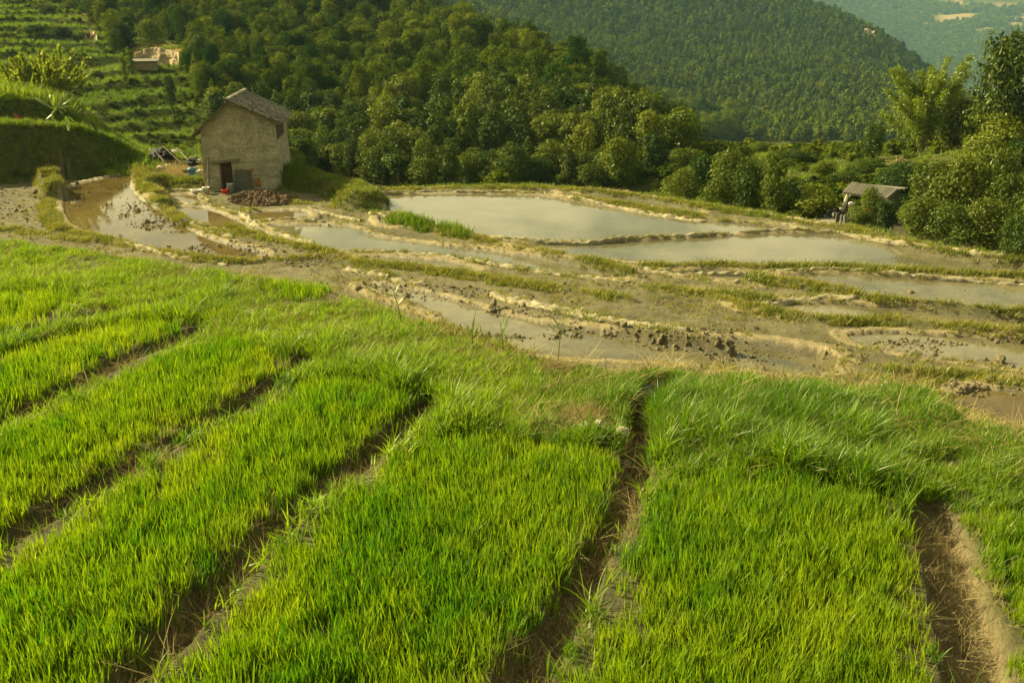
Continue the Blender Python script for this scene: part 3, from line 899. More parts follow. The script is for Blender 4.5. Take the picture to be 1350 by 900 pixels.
RICE_LABEL = {'a': 'short rice seedlings in the bed at the far left edge, beyond the narrow dry earth strip',
              'b': 'bright rice seedlings in the second bed from the upper left, between two diagonal furrows',
              'c': 'yellow green rice seedlings in the bed left of the furrow with a water glint',
              'd': 'long bed of rice seedlings running to the bottom left corner',
              'e': 'wide bed of rice seedlings left of the muddy central furrow',
              'f': 'wide lush bed of rice seedlings right of the muddy central furrow',
              'g': 'sparse rice seedlings in the bed at the right edge past the dry path',
              'h': 'small bright patch of rice seedlings near the mud fields'}
for k, P in BEDW.items():
    far_ = k in 'abh'
    x, y = in_poly_points(P, 330 if not far_ else 230)
    d, _ = seg_dist(P, x, y, True)
    patch = fbm(x * 1.1, y * 1.1, 301, 4)
    keep = fur_clear(x, y, .92) & (d + .08 * patch > .03) & (rng.uniform(0, 1, x.shape) < np.clip(.35 + d * 2.5 + patch * .7, .2, 1)) 
    z = height(x, y); keep &= visible(x, y, z)
    x, y, z, d, patch = x[keep], y[keep], z[keep], d[keep], patch[keep]
    s = (.78 + .4 * np.clip(d * 1.4, 0, 1) * .6 + .22 * patch) * rng.uniform(.8, 1.2, x.shape)
    s *= .88
    if k == 'f': s *= 1.1
    if k == 'g': s *= .85
    tint = .65 - .7 * patch - .45 * np.clip(d, 0, .6) + rng.normal(0, .22, x.shape)
    if k == 'f': tint -= .12
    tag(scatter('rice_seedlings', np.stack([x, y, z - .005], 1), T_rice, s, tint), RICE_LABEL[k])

# ------------------------------------------------------------------ wild grass on the bench round the beds
n = 340000
az = rng.uniform(-.72, .72, n); er = edge_r(az); r = np.sqrt(rng.uniform(0, 1, n)) * (er + 3.2)
x = r * np.sin(az); y = r * np.cos(az)
k = (y > 2.2) & ((r < er + .5) | (rng.uniform(0, 1, n) < .45)); x, y, r, az, er = x[k], y[k], r[k], az[k], er[k]
inb = np.zeros(x.shape, bool)
for P in BEDW.values():
    inb |= inside(P, x, y)
k = ~inb & fur_clear(x, y, 1.3)
bd_ = np.full(x.shape, 9.)
for P in BEDW.values():
    d, _ = seg_dist(P, x, y, True); bd_ = np.minimum(bd_, d)
k &= ~(~fur_clear(x, y, 3.2) & (bd_ < .35) & (rng.uniform(0, 1, x.shape) < .85)); x, y, r, er = x[k], y[k], r[k], er[k]
z = height(x, y); k = visible(x, y, z); x, y, z, r, er = x[k], y[k], z[k], r[k], er[k]
px, py = to_px(x, y, z)
patch = fbm(x * .8, y * .8, 311, 4)
nearbed = np.full(x.shape, 9.)
for P in BEDW.values():
    d, _ = seg_dist(P, x, y, True); nearbed = np.minimum(nearbed, d)
bare = np.zeros(x.shape)
for (cx, cy, rx, ry) in ((775, 562, 62, 26), (735, 488, 28, 8), (880, 515, 28, 12), (1110, 512, 28, 14), (1250, 720, 50, 40), (1270, 690, 90, 14), (560, 545, 26, 14), (1240, 612, 60, 12)):
    bare = np.maximum(bare, 1.25 - np.hypot((px - cx) / rx, (py - cy) / ry))
dens = np.clip(.85 + 1.1 * patch, .15, 1) * np.clip(1 - bare * 1.4, 0.03, 1) * np.where(nearbed < .12, .5, 1)
k = rng.uniform(0, 1, x.shape) < dens
x, y, z, r, er, patch, px, py = x[k], y[k], z[k], r[k], er[k], patch[k], px[k], py[k]
tall = (rng.uniform(0, 1, x.shape) < .05 + .14 * (px > 850) + .16 * np.clip(patch, 0, 1)) & (r < er - .4)
s = rng.uniform(.55, 1.15, x.shape) * (1 + .5 * patch) * np.where(px < 500, .75, .85) * np.where(r > er + .4, 1.1, np.clip(.55 + (er - r) * .18, .55, 1)) * (1 + .5 * fbm(x * 2.6, y * 2.6, 313, 2))
tint = .42 - .5 * patch + rng.normal(0, .25, x.shape) + .25 * (px < 700)
P3 = np.stack([x, y, z - .01], 1)
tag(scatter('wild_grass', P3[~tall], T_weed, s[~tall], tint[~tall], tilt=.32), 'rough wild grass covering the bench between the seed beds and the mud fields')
tag(scatter('tall_wild_grass', P3[tall], T_tall, s[tall] * .8, tint[tall]), 'taller arching grass blades along the outer edge of the bench')
k = rng.uniform(0, 1, x.shape) < .028
tag(scatter('dead_grass', P3[k] + [.03, .02, .02], T_dry, rng.uniform(.5, 1.2, k.sum()), rng.uniform(0, 1, k.sum())), 'dry straw coloured blades lying among the wild grass')
# roots and trash along the furrow walls
V = []
for P, w in FUR:
    s_ = np.concatenate([[0], np.cumsum(np.hypot(*np.diff(P, axis=0).T))]); nn = int(s_[-1] * 170)
    q = rng.uniform(0, s_[-1], nn); cx = np.interp(q, s_, P[:, 0]); cy = np.interp(q, s_, P[:, 1])
    V.append(np.stack([cx + rng.normal(0, w * .9, nn), cy + rng.normal(0, w * .5, nn)], 1))
V = np.concatenate(V); z = height(V[:, 0], V[:, 1]); k = visible(V[:, 0], V[:, 1], z)
V = V[k]; z = z[k]; nn = len(V)
side = np.abs(rng.normal(0, 1, nn)) > .35
tag(scatter('root_litter', np.stack([V[:, 0], V[:, 1], z + .005], 1)[side], T_dry, rng.uniform(.25, .75, side.sum()), rng.uniform(0, .6, side.sum()), tilt=.6), 'dry roots and stalks caught on the furrow walls')

# ------------------------------------------------------------------ grass on the earth banks of the lower fields
def along(L, w, dens, n_s=1):
    P = S_line(L, n_s)
    s = np.concatenate([[0], np.cumsum(np.hypot(*np.diff(P, axis=0).T))]); nn = int(s[-1] * w * 2 * dens)
    q = rng.uniform(0, s[-1], nn); c = np.stack([np.interp(q, s, P[:, 0]), np.interp(q, s, P[:, 1])], 1)
    a = rng.uniform(0, 2 * pi, nn); rr = w * np.sqrt(rng.uniform(0, 1, nn))
    return c + np.stack([rr * np.cos(a), rr * np.sin(a)], 1)
STR = [(L, w * 1.1, 90 * g) for L, w, h, g in BANKS if w < 1.4 and g > .3] + [
    ([(470, 345), (520, 352), (600, 366), (700, 380), (800, 394)], .35, 40),
    ([(560, 428), (640, 452), (700, 466)], .5, 50), ([(860, 455), (980, 470), (1100, 480)], .4, 16),
    ([(1150, 500), (1230, 506), (1330, 516)], .45, 60),
    ([(700, 326), (780, 333), (828, 342)], .3, 25), ([(860, 258), (900, 268), (960, 280)], .6, 26),
    ([(800, 268), (930, 288), (1040, 300)], .45, 34), ([(210, 270), (235, 285), (262, 300), (300, 310)], .35, 30),
    ([(0, 300), (60, 312), (120, 318)], .5, 50), ([(380, 268), (420, 268), (450, 275)], .5, 40), ([(320, 276), (345, 284), (355, 292)], .3, 40)]
STR += [(L, w * 1.5, 22) for L, w, h in RIDGES]
pts = np.concatenate([along(*a) for a in STR])
z = height(pts[:, 0], pts[:, 1])
wl = np.full(len(pts), -99.)
for nm, P, H, a, t in PW:
    wl = np.where(inside(P, pts[:, 0], pts[:, 1]), -H, wl)
patch = fbm(pts[:, 0] * .9, pts[:, 1] * .9, 321, 4)
k = (z > wl + .02) & (rng.uniform(0, 1, len(pts)) < np.clip(.75 + 1.1 * patch, .1, 1)) & visible(pts[:, 0], pts[:, 1], z, 200)
pts, z, patch = pts[k], z[k], patch[k]
s = rng.uniform(.6, 1.25, len(pts)) * (1 + .5 * patch)
tag(scatter('bank_grass', np.column_stack([pts, z - .01]), T_bank, s, .45 - .6 * patch + rng.normal(0, .25, len(pts))), 'short yellow green grass growing along the earth banks of the paddies')
k = rng.uniform(0, 1, len(pts)) < .12
tag(scatter('dead_bank_grass', np.column_stack([pts, z])[k], T_dry, rng.uniform(.7, 1.5, k.sum()), rng.uniform(0, 1, k.sum())), 'withered blades mixed into the grass of the earth banks')

# lush taller grass: the mound right of the house, the clump at the pond corner, the bank at the left, the far rim
LUSH = [([(388, 247), (420, 248), (450, 254), (474, 264), (486, 274)], 1.5, 55, .5), ([(520, 290), (545, 298), (570, 304)], .6, 40, .9),
        ([(590, 306), (600, 311), (612, 315)], .4, 50, 1.0), ([(372, 250), (385, 240), (392, 232)], 1.0, 30, 1.0),
        ([(500, 247), (620, 246), (740, 246)], .9, 12, .55), ([(850, 250), (900, 262), (960, 275), (1050, 288)], 1.2, 10, .6),
        ([(1120, 296), (1200, 314), (1260, 328), (1350, 340), (1450, 352)], .8, 10, .5), ([(168, 232), (185, 224), (200, 222)], 1.6, 22, 1.2),
        ([(205, 240), (235, 244), (262, 246)], .9, 36, .6)]
for j, (L, w, dn, sc) in enumerate(LUSH):
    pts = along(L, w, dn); z = height(pts[:, 0], pts[:, 1]); nn = len(pts)
    patch = fbm(pts[:, 0] * .9, pts[:, 1] * .9, 331, 3)
    tag(scatter('lush_grass', np.column_stack([pts, z - .02]), T_lush, rng.uniform(.6, 1.2, nn) * sc * (1 + .4 * patch), .5 - .5 * patch + rng.normal(0, .25, nn)),
        ['deep green grass on the mound right of the mud house', 'bright grass clump at the near left corner of the big pond', 'upright tuft at the head of the grassy dyke below the big pond',
         'grass in the shade against the right wall of the mud house', 'low green growth on the far rim of the big pond', 'grass on the outer rim where the fields turn right',
         'grass on the outer rim in front of the right hand trees', 'broad bladed green growth at the foot of the left bank', 'grass on the low bank left of the mud house door'][j])
# left bank: steep grassy step with a taller grass top
n = 30000
az = rng.uniform(radians(-31), radians(-19.5), n); r = rng.uniform(56, 84, n)
x = r * np.sin(az); y = r * np.cos(az); z = height(x, y); px, py = to_px(x, y, z)
_, r0 = hill_z(az, r)
k = (r > r0 - .3) & (px < 195) & (py < 250) & (rng.uniform(0, 1, n) < .55)
x, y, z, px, py, r, r0 = x[k], y[k], z[k], px[k], py[k], r[k], r0[k]
patch = fbm(x * .5, y * .5, 341, 3)
slp = (height(x * 1.006, y * 1.006) - z) / (r * .006)
k = rng.uniform(0, 1, x.shape) < np.where(slp > .35, .62 + .6 * np.clip(patch, -.6, 1), 1)
x, y, z, px, py, r, r0, patch, slp = x[k], y[k], z[k], px[k], py[k], r[k], r0[k], patch[k], slp[k]
sc = rng.uniform(.5, 1.1, x.shape) * (1 + .5 * patch) * np.where(slp > .35, .65, 1)
tag(scatter('bank_slope_grass', np.column_stack([x, y, z - .02]), T_lush, sc, .65 - .6 * patch + rng.normal(0, .2, x.shape)), 'long grass over the high stepped bank at the left edge')

# ------------------------------------------------------------------ clods and mud lumps
def lump(name, mat, seed, sub=1, amp=.35, sq=.7):
    bm = bmesh.new(); bmesh.ops.create_icosphere(bm, subdivisions=sub + 1, radius=1)
    r = random.Random(seed); o = [r.uniform(0, 50) for _ in range(3)]
    for v in bm.verts:
        c = np.array(v.co); d = 1 + amp * float(fbm(np.array([c[0] * 1.3 + o[0]]), np.array([c[1] * 1.3 + c[2] * 1.7 + o[1]]), seed, 3)[0]) * 1.6
        v.co = Vector((c[0] * d, c[1] * d * (1 - .2 * r.random()), c[2] * d * sq))
    me = bpy.data.meshes.new(name); bm.to_mesh(me); bm.free(); me.materials.append(mat)
    return me
T_clod = template('clod', [lump('clod', M['clod'], 400 + s, 1) for s in range(6)])
T_heap = template('heap_lump', [lump('heap_lump', M['dung'], 420 + s, 1) for s in range(5)])
def px_blob_points(blobs):
    out = []
    for (cx, cy, rx, ry, nn) in blobs:
        nn = int(nn * 1.0); a = rng.uniform(0, 2 * pi, nn); q = np.sqrt(rng.uniform(0, 1, nn))
        x, y, z = S_pt(cx + rx * q * np.cos(a), np.clip(cy + ry * q * np.sin(a), 226, 560)); out.append(np.stack([x, y], 1))
    return np.concatenate(out)
pts = px_blob_points([(25, 270, 45, 35, 900), (60, 240, 40, 12, 200), (200, 285, 45, 18, 500), (225, 297, 40, 10, 420), (300, 328, 60, 10, 900), (360, 330, 60, 12, 800), (400, 345, 60, 8, 400),
                      (150, 262, 60, 26, 250), (560, 388, 90, 14, 600), (700, 412, 60, 8, 380), (800, 430, 80, 7, 520), (900, 442, 70, 8, 480), (990, 455, 60, 8, 420), (1100, 470, 50, 10, 260),
                      (1040, 482, 50, 10, 160), (1180, 455, 70, 8, 200), (1280, 470, 60, 8, 240), (1300, 520, 60, 8, 240), (820, 436, 200, 3, 400), (1250, 448, 120, 3, 260), (110, 325, 120, 10, 300), (1200, 385, 150, 16, 70), (660, 452, 100, 14, 60)])
z = height(pts[:, 0], pts[:, 1]); patch = fbm(pts[:, 0] * 1.2, pts[:, 1] * 1.2, 351, 3)
k = rng.uniform(0, 1, len(pts)) < np.clip(.6 + 1.2 * patch, .06, 1); pts, z, patch = pts[k], z[k], patch[k]
nn = len(pts); s = np.exp(rng.normal(-3.65, .62, nn))
r_ = np.stack([rng.uniform(0, 6, nn), rng.uniform(0, 6, nn), rng.uniform(0, 6, nn)], 1)
for nm, P, H, a, t in PW:
    z = np.where(inside(P, pts[:, 0], pts[:, 1]), np.maximum(z, -H), z)
tag(scatter('mud_clods', np.column_stack([pts, z + s * .08]), T_clod, s, rng.uniform(0, 1, nn), rot=r_), 'dark turned clods of mud lying in the drained paddies')
# thin scatter of tufts, stubble and crumbs over the bare mud between the banks
n = 45000
px_ = rng.uniform(-60, 1400, n); py_ = rng.uniform(236, 520, n) ; x, y, z = S_pt(px_, py_); z = height(x, y); _, r0 = hill_z(np.arctan2(x, y), np.hypot(x, y))
patch = fbm(x * .5, y * .5, 391, 4); wt_ = np.zeros(n, bool)
for nm, P, H, a, t in PW: wt_ |= inside(P, x, y) & (z < -H + .01)
k = ~wt_ & (np.hypot(x, y) > edge_r(np.arctan2(x, y)) + 3.5) & (np.hypot(x, y) < r0) & (rng.uniform(0, 1, n) < np.clip(.5 + 1.5 * patch, .03, 1))
x, y, z, patch = x[k], y[k], z[k], patch[k]; nn = len(x); h2 = rng.uniform(0, 1, nn)
a = h2 < .45
tag(scatter('sparse_grass', np.stack([x, y, z - .01], 1)[a], T_bank, rng.uniform(.35, .9, a.sum()), .4 + rng.normal(0, .25, a.sum())), 'thin tufts of grass scattered over the bare mud')
a = (h2 >= .45) & (h2 < .7)
tag(scatter('stubble', np.stack([x, y, z], 1)[a], T_dry, rng.uniform(.5, 1.2, a.sum()), rng.uniform(0, 1, a.sum()), tilt=.5), 'dry stubble scattered over the bare mud')
a = h2 >= .7; ss = np.exp(rng.normal(-3.6, .45, a.sum()))
tag(scatter('mud_crumbs', np.stack([x[a], y[a], z[a] + ss * .2], 1), T_clod, ss, rng.uniform(0, 1, a.sum()), rot=rng.uniform(0, 6, (a.sum(), 3))), 'small crumbs of mud scattered between the paddies')
# grass on the drop between the bench and the first paddies, hidden from above by the bench edge
n = 26000; az = rng.uniform(-.7, .7, n); er_ = edge_r(az); r = er_ + rng.uniform(2.6, 13, n); x = r * np.sin(az); y = r * np.cos(az); z = height(x, y)
wt_ = np.zeros(n, bool)
for nm, P, H, a, t in PW: wt_ |= inside(P, x, y)
k = ~wt_ & (y < 30) & (rng.uniform(0, 1, n) < np.clip(.6 + fbm(x * .6, y * .6, 395, 3), .1, 1)); nn = int(k.sum())
tag(scatter('drop_grass', np.stack([x, y, z - .01], 1)[k], T_bank, rng.uniform(.7, 1.5, nn), .35 + rng.normal(0, .25, nn)), 'grass on the steep drop just below the outer edge of the bench')
# brown heap before the house
a = rng.uniform(0, 2 * pi, 1500); q = np.sqrt(rng.uniform(0, 1, 1500)); x, y, z = S_pt(345 + 44 * q * np.cos(a), 264 + 9 * q * np.sin(a))
z = height(x, y) + .42 * np.clip(1 - q ** 2, 0, 1) * rng.uniform(.3, 1.1, 1500); s = np.exp(rng.normal(-2.6, .35, 1500))
tag(scatter('manure_heap', np.column_stack([x, y, z]), T_heap, s, rng.uniform(0, 1, 1500), rot=rng.uniform(0, 6, (1500, 3))), 'heap of brown clods below the front wall of the mud house')

# ------------------------------------------------------------------ trees
def quads(P, Nrm, size, r, asp=.6):
    """leaf sized diamonds at P, facing Nrm; returns verts, faces"""
    n = len(P)
    t = r.normal(0, 1, (n, 3)); t = np.cross(Nrm, t); t /= np.linalg.norm(t, axis=1)[:, None] + 1e-9
    b = np.cross(Nrm, t); s = size[:, None]
    V = np.stack([P - t * s, P + b * s * asp - t * s * .1, P + t * s + Nrm * s * -.25, P - b * s * asp], 1).reshape(-1, 3)
    F = np.arange(4 * n).reshape(-1, 4)
    return V, F

def crown(name, mat, seed, n=1400, nb=11, leaf=.045, shape='round', top=1.0, bot=.18, wid=.42, up=.45):
    r = np.random.default_rng(seed)
    B = []
    for i in range(nb):
        t = (i + .5) / nb
        z = bot + (top - bot) * (t ** .9)
        if shape == 'round': w = wid * math.sqrt(max(.06, 1 - (2 * t - .85) ** 2 * .75))
        elif shape == 'cone': w = wid * (1.04 - t) ** .8
        elif shape == 'tall': w = wid * .75 * math.sqrt(max(.05, 1 - (2 * t - .9) ** 2 * .8))
        else: w = wid * (.5 + .6 * t) * (1 if t < .85 else .7)
        a = r.uniform(0, 2 * pi); q = w * r.uniform(.25, .75)
        rad = w * r.uniform(.42, .68)
        z = min(z, top - rad * .6)
        B.append((q * cos(a), q * sin(a), z, rad, r.uniform(.8, 1.22)))
        a += r.uniform(1.8, 3.6); q = w * r.uniform(.3, .8)
        B.append((q * cos(a), q * sin(a), z + r.uniform(-.05, .05), rad * .8, r.uniform(.8, 1.22)))
    B = np.array(B); pk = r.choice(len(B), n, p=B[:, 3] ** 2 / np.sum(B[:, 3] ** 2)); b = B[pk]
    d = r.normal(0, 1, (n, 3)); d[:, 2] = np.abs(d[:, 2]) * np.where(r.uniform(0, 1, n) < .75, 1, -1); d /= np.linalg.norm(d, axis=1)[:, None]
    f = r.uniform(.55, 1.0, n) ** .5 * (1 + .18 * r.normal(0, 1, n))
    P = b[:, :3] + d * (b[:, 3] * f)[:, None] * [1, 1, .78]
    nr = d + r.normal(0, .55, (n, 3)) + [0, 0, up]; nr /= np.linalg.norm(nr, axis=1)[:, None]
    V, F = quads(P, nr, leaf * r.uniform(.6, 1.35, n), r)
    c = (b[:, 4] * r.uniform(.78, 1.22, n)); C = np.repeat(np.stack([c * r.uniform(.9, 1.1, n), c, c], 1), 4, 0)
    return mesh_np(name, V, F, mat, C)

def trunk_mesh(name, seed, h=.55, rad=.028):
    r = random.Random(seed); m = MB()
    P = [(0, 0, -.06)]
    for i in range(1, 6):
        P.append((r.uniform(-.03, .03) * i / 2, r.uniform(-.03, .03) * i / 2, h * i / 5))
    m.tube(P, [rad * (1.25 - .18 * i) for i in range(6)], 6)
    for k in range(5):
        b = Vector(P[2 + k % 4]); a = r.uniform(0, 6.28); L = r.uniform(.16, .30)
        e = b + Vector((cos(a) * L, sin(a) * L, L * r.uniform(.6, 1.1)))
        m.tube([b, b.lerp(e, .5) + Vector((0, 0, .02)), e], [rad * .5, rad * .34, rad * .12], 5)
    me = bpy.data.meshes.new(name); me.from_pydata(m.v, [], m.f); me.materials.append(M['bark']); me.update()
    return me

KIND = {}
for i in range(7): KIND['round%d' % i] = crown('crown', M['leaf'], 500 + i, 3000, 12, .027)
for i in range(4): KIND['dark%d' % i] = crown('crown', M['leaf_dark'], 520 + i, 3000, 12, .026, 'round', wid=.38)
for i in range(3): KIND['cone%d' % i] = crown('crown', M['leaf_dark'], 540 + i, 2400, 13, .025, 'cone', bot=.12, wid=.34)
for i in range(3): KIND['tall%d' % i] = crown('crown', M['leaf'], 560 + i, 2800, 13, .026, 'tall', bot=.1, wid=.36)
for i in range(4): KIND['near%d' % i] = crown('crown', M['leaf'], 580 + i, 5200, 13, .024, 'round', bot=.08, wid=.46)
for i in range(3): KIND['neardark%d' % i] = crown('crown', M['leaf_dark'], 600 + i, 5200, 14, .024, 'round', bot=.08, wid=.44)
for i in range(2): KIND['broad%d' % i] = crown('crown', M['leaf'], 620 + i, 2600, 6, .034, 'flat', bot=.45, wid=.5, up=1.2)
TRK = [trunk_mesh('trunk', 700 + i) for i in range(4)]
TREES = 0

def tree(name, x, y, z, w, h, kind, label, cat='tree', group=None, trunk=True):
    """w: crown width, h: height in metres"""
    global TREES; TREES += 1
    e = empty(name, (x, y, z), random.uniform(0, 6.28))
    tag(e, label, cat, group)
    c = obj('crown', KIND[kind], e); sw = w / .84
    c.scale = (sw * random.uniform(.9, 1.1), sw * random.uniform(.9, 1.1), h)
    if trunk:
        t = obj('trunk', TRK[TREES % 4], e); t.scale = (sw * .8, sw * .8, h)
    return e

def ground_at(x, y):
    return float(height(np.array([float(x)]), np.array([float(y)]))[0])

def px_tree(name, px, ptop, r, wpx, kind, label, cat='tree', group=None, minh=1.2):
    x, y, z = [float(v) for v in at_range(px, ptop, r)]
    zg = ground_at(x, y)
    m = (y * cos(PITCH) - z * sin(PITCH)) / FPX
    h = max(minh, z - zg)
    return tree(name, x, y, zg, wpx * m, h, kind, label, cat, group)

# right hand trees, one by one (px, top, range, width px, kind, label)
RT = [
    (902, 222, 66, 46, 'near0', 'rounded green bush where the right hand row begins beside the clay bank'),
    (928, 206, 68, 52, 'near1', 'bright lobed tree second from the left in the right hand row'),
    (962, 200, 62, 74, 'near2', 'wide pale leaved tree above the bend of the outer dyke'),
    (990, 214, 60, 44, 'near3', 'pale bushy tree right of the wide one at the bend of the dyke'),
    (1024, 206, 58, 50, 'tall0', 'upright olive brown feathery tree between two broader bushes'),
    (1052, 236, 60, 46, 'near1', 'mid green bush right of the feathery olive tree'),
    (1078, 244, 58, 52, 'near0', 'bush with pale leaves just left of the grey roofed hut'),
    (1149, 248, 53, 34, 'near2', 'bright leafy tree hiding the middle of the grey roofed hut'),
    (1136, 276, 50, 40, 'near3', 'low light green bush under the hut beside the outer dyke'),
    (1170, 264, 52, 34, 'neardark1', 'dark tree below the right gable of the grey roofed hut'),
    (1206, 216, 68, 66, 'near1', 'tree directly right of and behind the hut gable'),
    (1236, 214, 58, 80, 'neardark0', 'tall dark tree in the middle of the thicket right of the hut'),
    (1222, 262, 47, 60, 'neardark2', 'dark leafy bush bulging over the outer dyke below the thicket'),
    (1276, 208, 56, 76, 'neardark1', 'broad dark tree below the right end of the bamboo'),
    (1262, 270, 46, 64, 'near0', 'rounded bush by the dyke beneath the tall dark trees'),
    (1306, 262, 46, 60, 'neardark0', 'very dark bush at the foot of the thicket near the right edge'),
    (1316, 196, 58, 66, 'near3', 'yellow green tree in the thicket near the right edge'),
    (1350, 230, 54, 70, 'neardark2', 'dark tree with bare pale stems at the right edge'),
    (1346, 286, 44, 50, 'near2', 'brighter low bush at the right edge just above the dyke'),
    (1392, 240, 50, 80, 'neardark1', 'dark tree just cut by the right edge of the view'),
    (1046, 204, 88, 40, 'neardark0', 'small dark rounded bush on the grassy slope above the row'),
    (1088, 216, 80, 34, 'near3', 'small bush on the grassy slope left of the hut roof'),
    (1118, 226, 74, 40, 'near0', 'low shrub on the grass directly above the hut roof'),
    (1150, 212, 78, 50, 'near1', 'soft rounded shrub on the slope below the bamboo'),
    (1186, 218, 70, 46, 'near2', 'rounded shrub on the slope below the straw heap'),
    (1155, 164, 86, 28, 'near3', 'slim lollipop shaped little tree left of the bamboo'),
    (1262, 118, 90, 60, 'neardark2', 'dark tree showing behind the right flank of the bamboo'),
    (1290, 128, 92, 56, 'near1', 'pale tree between the bamboo and the big right hand tree'),
    (1338, 42, 78, 92, 'neardark0', 'tall dark tree with large leaves at the upper right edge'),
    (1384, 60, 80, 90, 'neardark1', 'second tall dark tree beyond the upper right edge'),
    (1322, 150, 76, 70, 'near0', 'lower tree at the foot of the tall dark one at upper right'),
    (1300, 184, 70, 60, 'near1', 'yellowish bush on the slope below the tall right tree'),
    (1352, 184, 66, 70, 'neardark2', 'dark bush on the right edge below the tall tree'),
    (880, 178, 96, 60, 'near2', 'flat topped bright tree right of the dark wooded knoll'),
    (846, 182, 92, 60, 'near0', 'spreading tree with layered foliage beside the pond corner'),
    (812, 196, 84, 46, 'near1', 'lower tree with pale top near the pond corner'),
    (905, 196, 84, 44, 'near3', 'small tree to the right of the flat topped one'),
    (1000, 196, 110, 34, 'near3', 'distant round bush on the flat green field'),
    (1118, 198, 120, 30, 'neardark0', 'distant dark bush where the green field meets the far forest'),
]
for t in RT:
    px_tree('broadleaf_tree', t[0], t[1], t[2], t[3], t[4], t[5], 'bush' if 'bush' in t[5] or 'shrub' in t[5] else 'tree')
# left: trees standing on the terraced hillside
LT = [
    (44, 42, 178, 34, 'round0', 'round dark tree leftmost on the terraced hillside'),
    (80, 40, 176, 42, 'dark1', 'broad dark tree on the terraces right of the leftmost one'),
    (108, 48, 174, 30, 'round2', 'bushy tree on the terraces beside the pale earth patch'),
    (147, 32, 172, 26, 'cone1', 'dark conical tree where the terraces meet the forest'),
    (158, 36, 169, 24, 'dark2', 'dark tree just right of the conical tree at the forest edge'),
    (160, 72, 141, 15, 'tall0', 'slender light green tree left of the small clay hut'),
    (170, 68, 142, 22, 'tall2', 'bushy dark green tree touching the small clay hut'),
    (250, 42, 142, 24, 'cone0', 'tall pointed tree right of the bare earth cut'),
    (262, 44, 141, 30, 'round3', 'rounded tree right of the tall pointed one'),
    (222, 100, 118, 18, 'dark0', 'small dark bush alone on the terraces below the clay hut'),
    (196, 26, 160, 40, 'round4', 'tree overhanging the top of the bare earth cut'),
    (60, 6, 203, 34, 'dark3', 'dark tree high on the terraced hillside near the top edge'),
    (96, 0, 210, 36, 'round5', 'tree high on the hillside at the top edge of the view'),
]
for t in LT:
    px_tree('hillside_tree', t[0], t[1], t[2], t[3], t[4], t[5], 'tree', None, 1.5)

# the forest: candidates by rejection, the largest ones stand as individuals, the rest as one mass
def poisson(x, y, rad, k0=None):
    """thin points so that none is nearer than rad (array)"""
    cell = {}; keep = np.zeros(len(x), bool); cs = 2.0
    for i in range(len(x)):
        r = rad[i]; cx, cy = int(x[i] // cs), int(y[i] // cs); m = int(r // cs) + 1; ok = True
        for a in range(cx - m, cx + m + 1):
            for b in range(cy - m, cy + m + 1):
                for j in cell.get((a, b), ()):
                    if (x[i] - x[j]) ** 2 + (y[i] - y[j]) ** 2 < r * r: ok = False; break
                if not ok: break
            if not ok: break
        if ok: cell.setdefault((cx, cy), []).append(i); keep[i] = True
    return keep
n = 60000
az = rng.uniform(radians(-32), radians(16), n); r = 66 + (470 - 66) * rng.uniform(0, 1, n) ** .8
x = r * np.sin(az); y = r * np.cos(az); z = height(x, y); px, py = to_px(x, y, z)
FOREST = [(385, 238), (395, 222), (360, 205), (345, 190), (300, 175), (270, 150), (262, 118), (250, 95), (262, 78), (240, 56), (180, 48), (170, 66), (150, 70), (140, 44), (120, 22), (90, 8), (80, -90), (1000, -90), (1000, 120), (965, 190), (905, 200), (872, 232), (820, 252), (740, 250), (560, 252), (470, 240), (430, 225)]
ins = inside(FOREST, px, py) | ((px > 60) & (px < 600) & (py < 5)) 
_, r0 = hill_z(az, r)
ins &= ~((np.hypot((px - 307) / 34, (py - 64) / 13) < 1) & (r > 110)) & ~((np.hypot((px - 396) / 17, (py - 50) / 13) < 1) & (r > 110))
ins &= (r > r0 + 5) & ~((np.hypot((px - 214) / 42, (py - 80) / 22) < 1) & (r > 110))
x, y, z, px, py, r = x[ins], y[ins], z[ins], px[ins], py[ins], r[ins]
o = np.argsort(r); x, y, z, px, py, r = x[o], y[o], z[o], px[o], py[o], r[o]
rad = (2.3 + r * .008) * np.interp(px, [250, 430, 520, 640, 900], [.52, .54, .62, .70, .72]); k = poisson(x, y, rad); x, y, z, px, py, r, rad = x[k], y[k], z[k], px[k], py[k], r[k], rad[k]
vis = (px > -30) & (py > -40) & (py < 275)
idx = np.where(vis)[0]
n_ind = 250; ind = idx[:n_ind]; rest = np.setdiff1d(np.arange(len(x)), ind)
kinds = ['round0', 'round1', 'round2', 'round3', 'round4', 'round5', 'round6', 'dark0', 'dark1', 'dark2', 'dark3', 'cone0', 'cone1', 'cone2', 'tall0', 'tall1', 'tall2', 'broad0', 'broad1']
FL = {'round': 'rounded leafy tree', 'dark': 'dark bushy tree',
      'cone': 'pointed dark tree', 'tall': 'tall narrow tree',
      'broad': 'flat layered tree'}
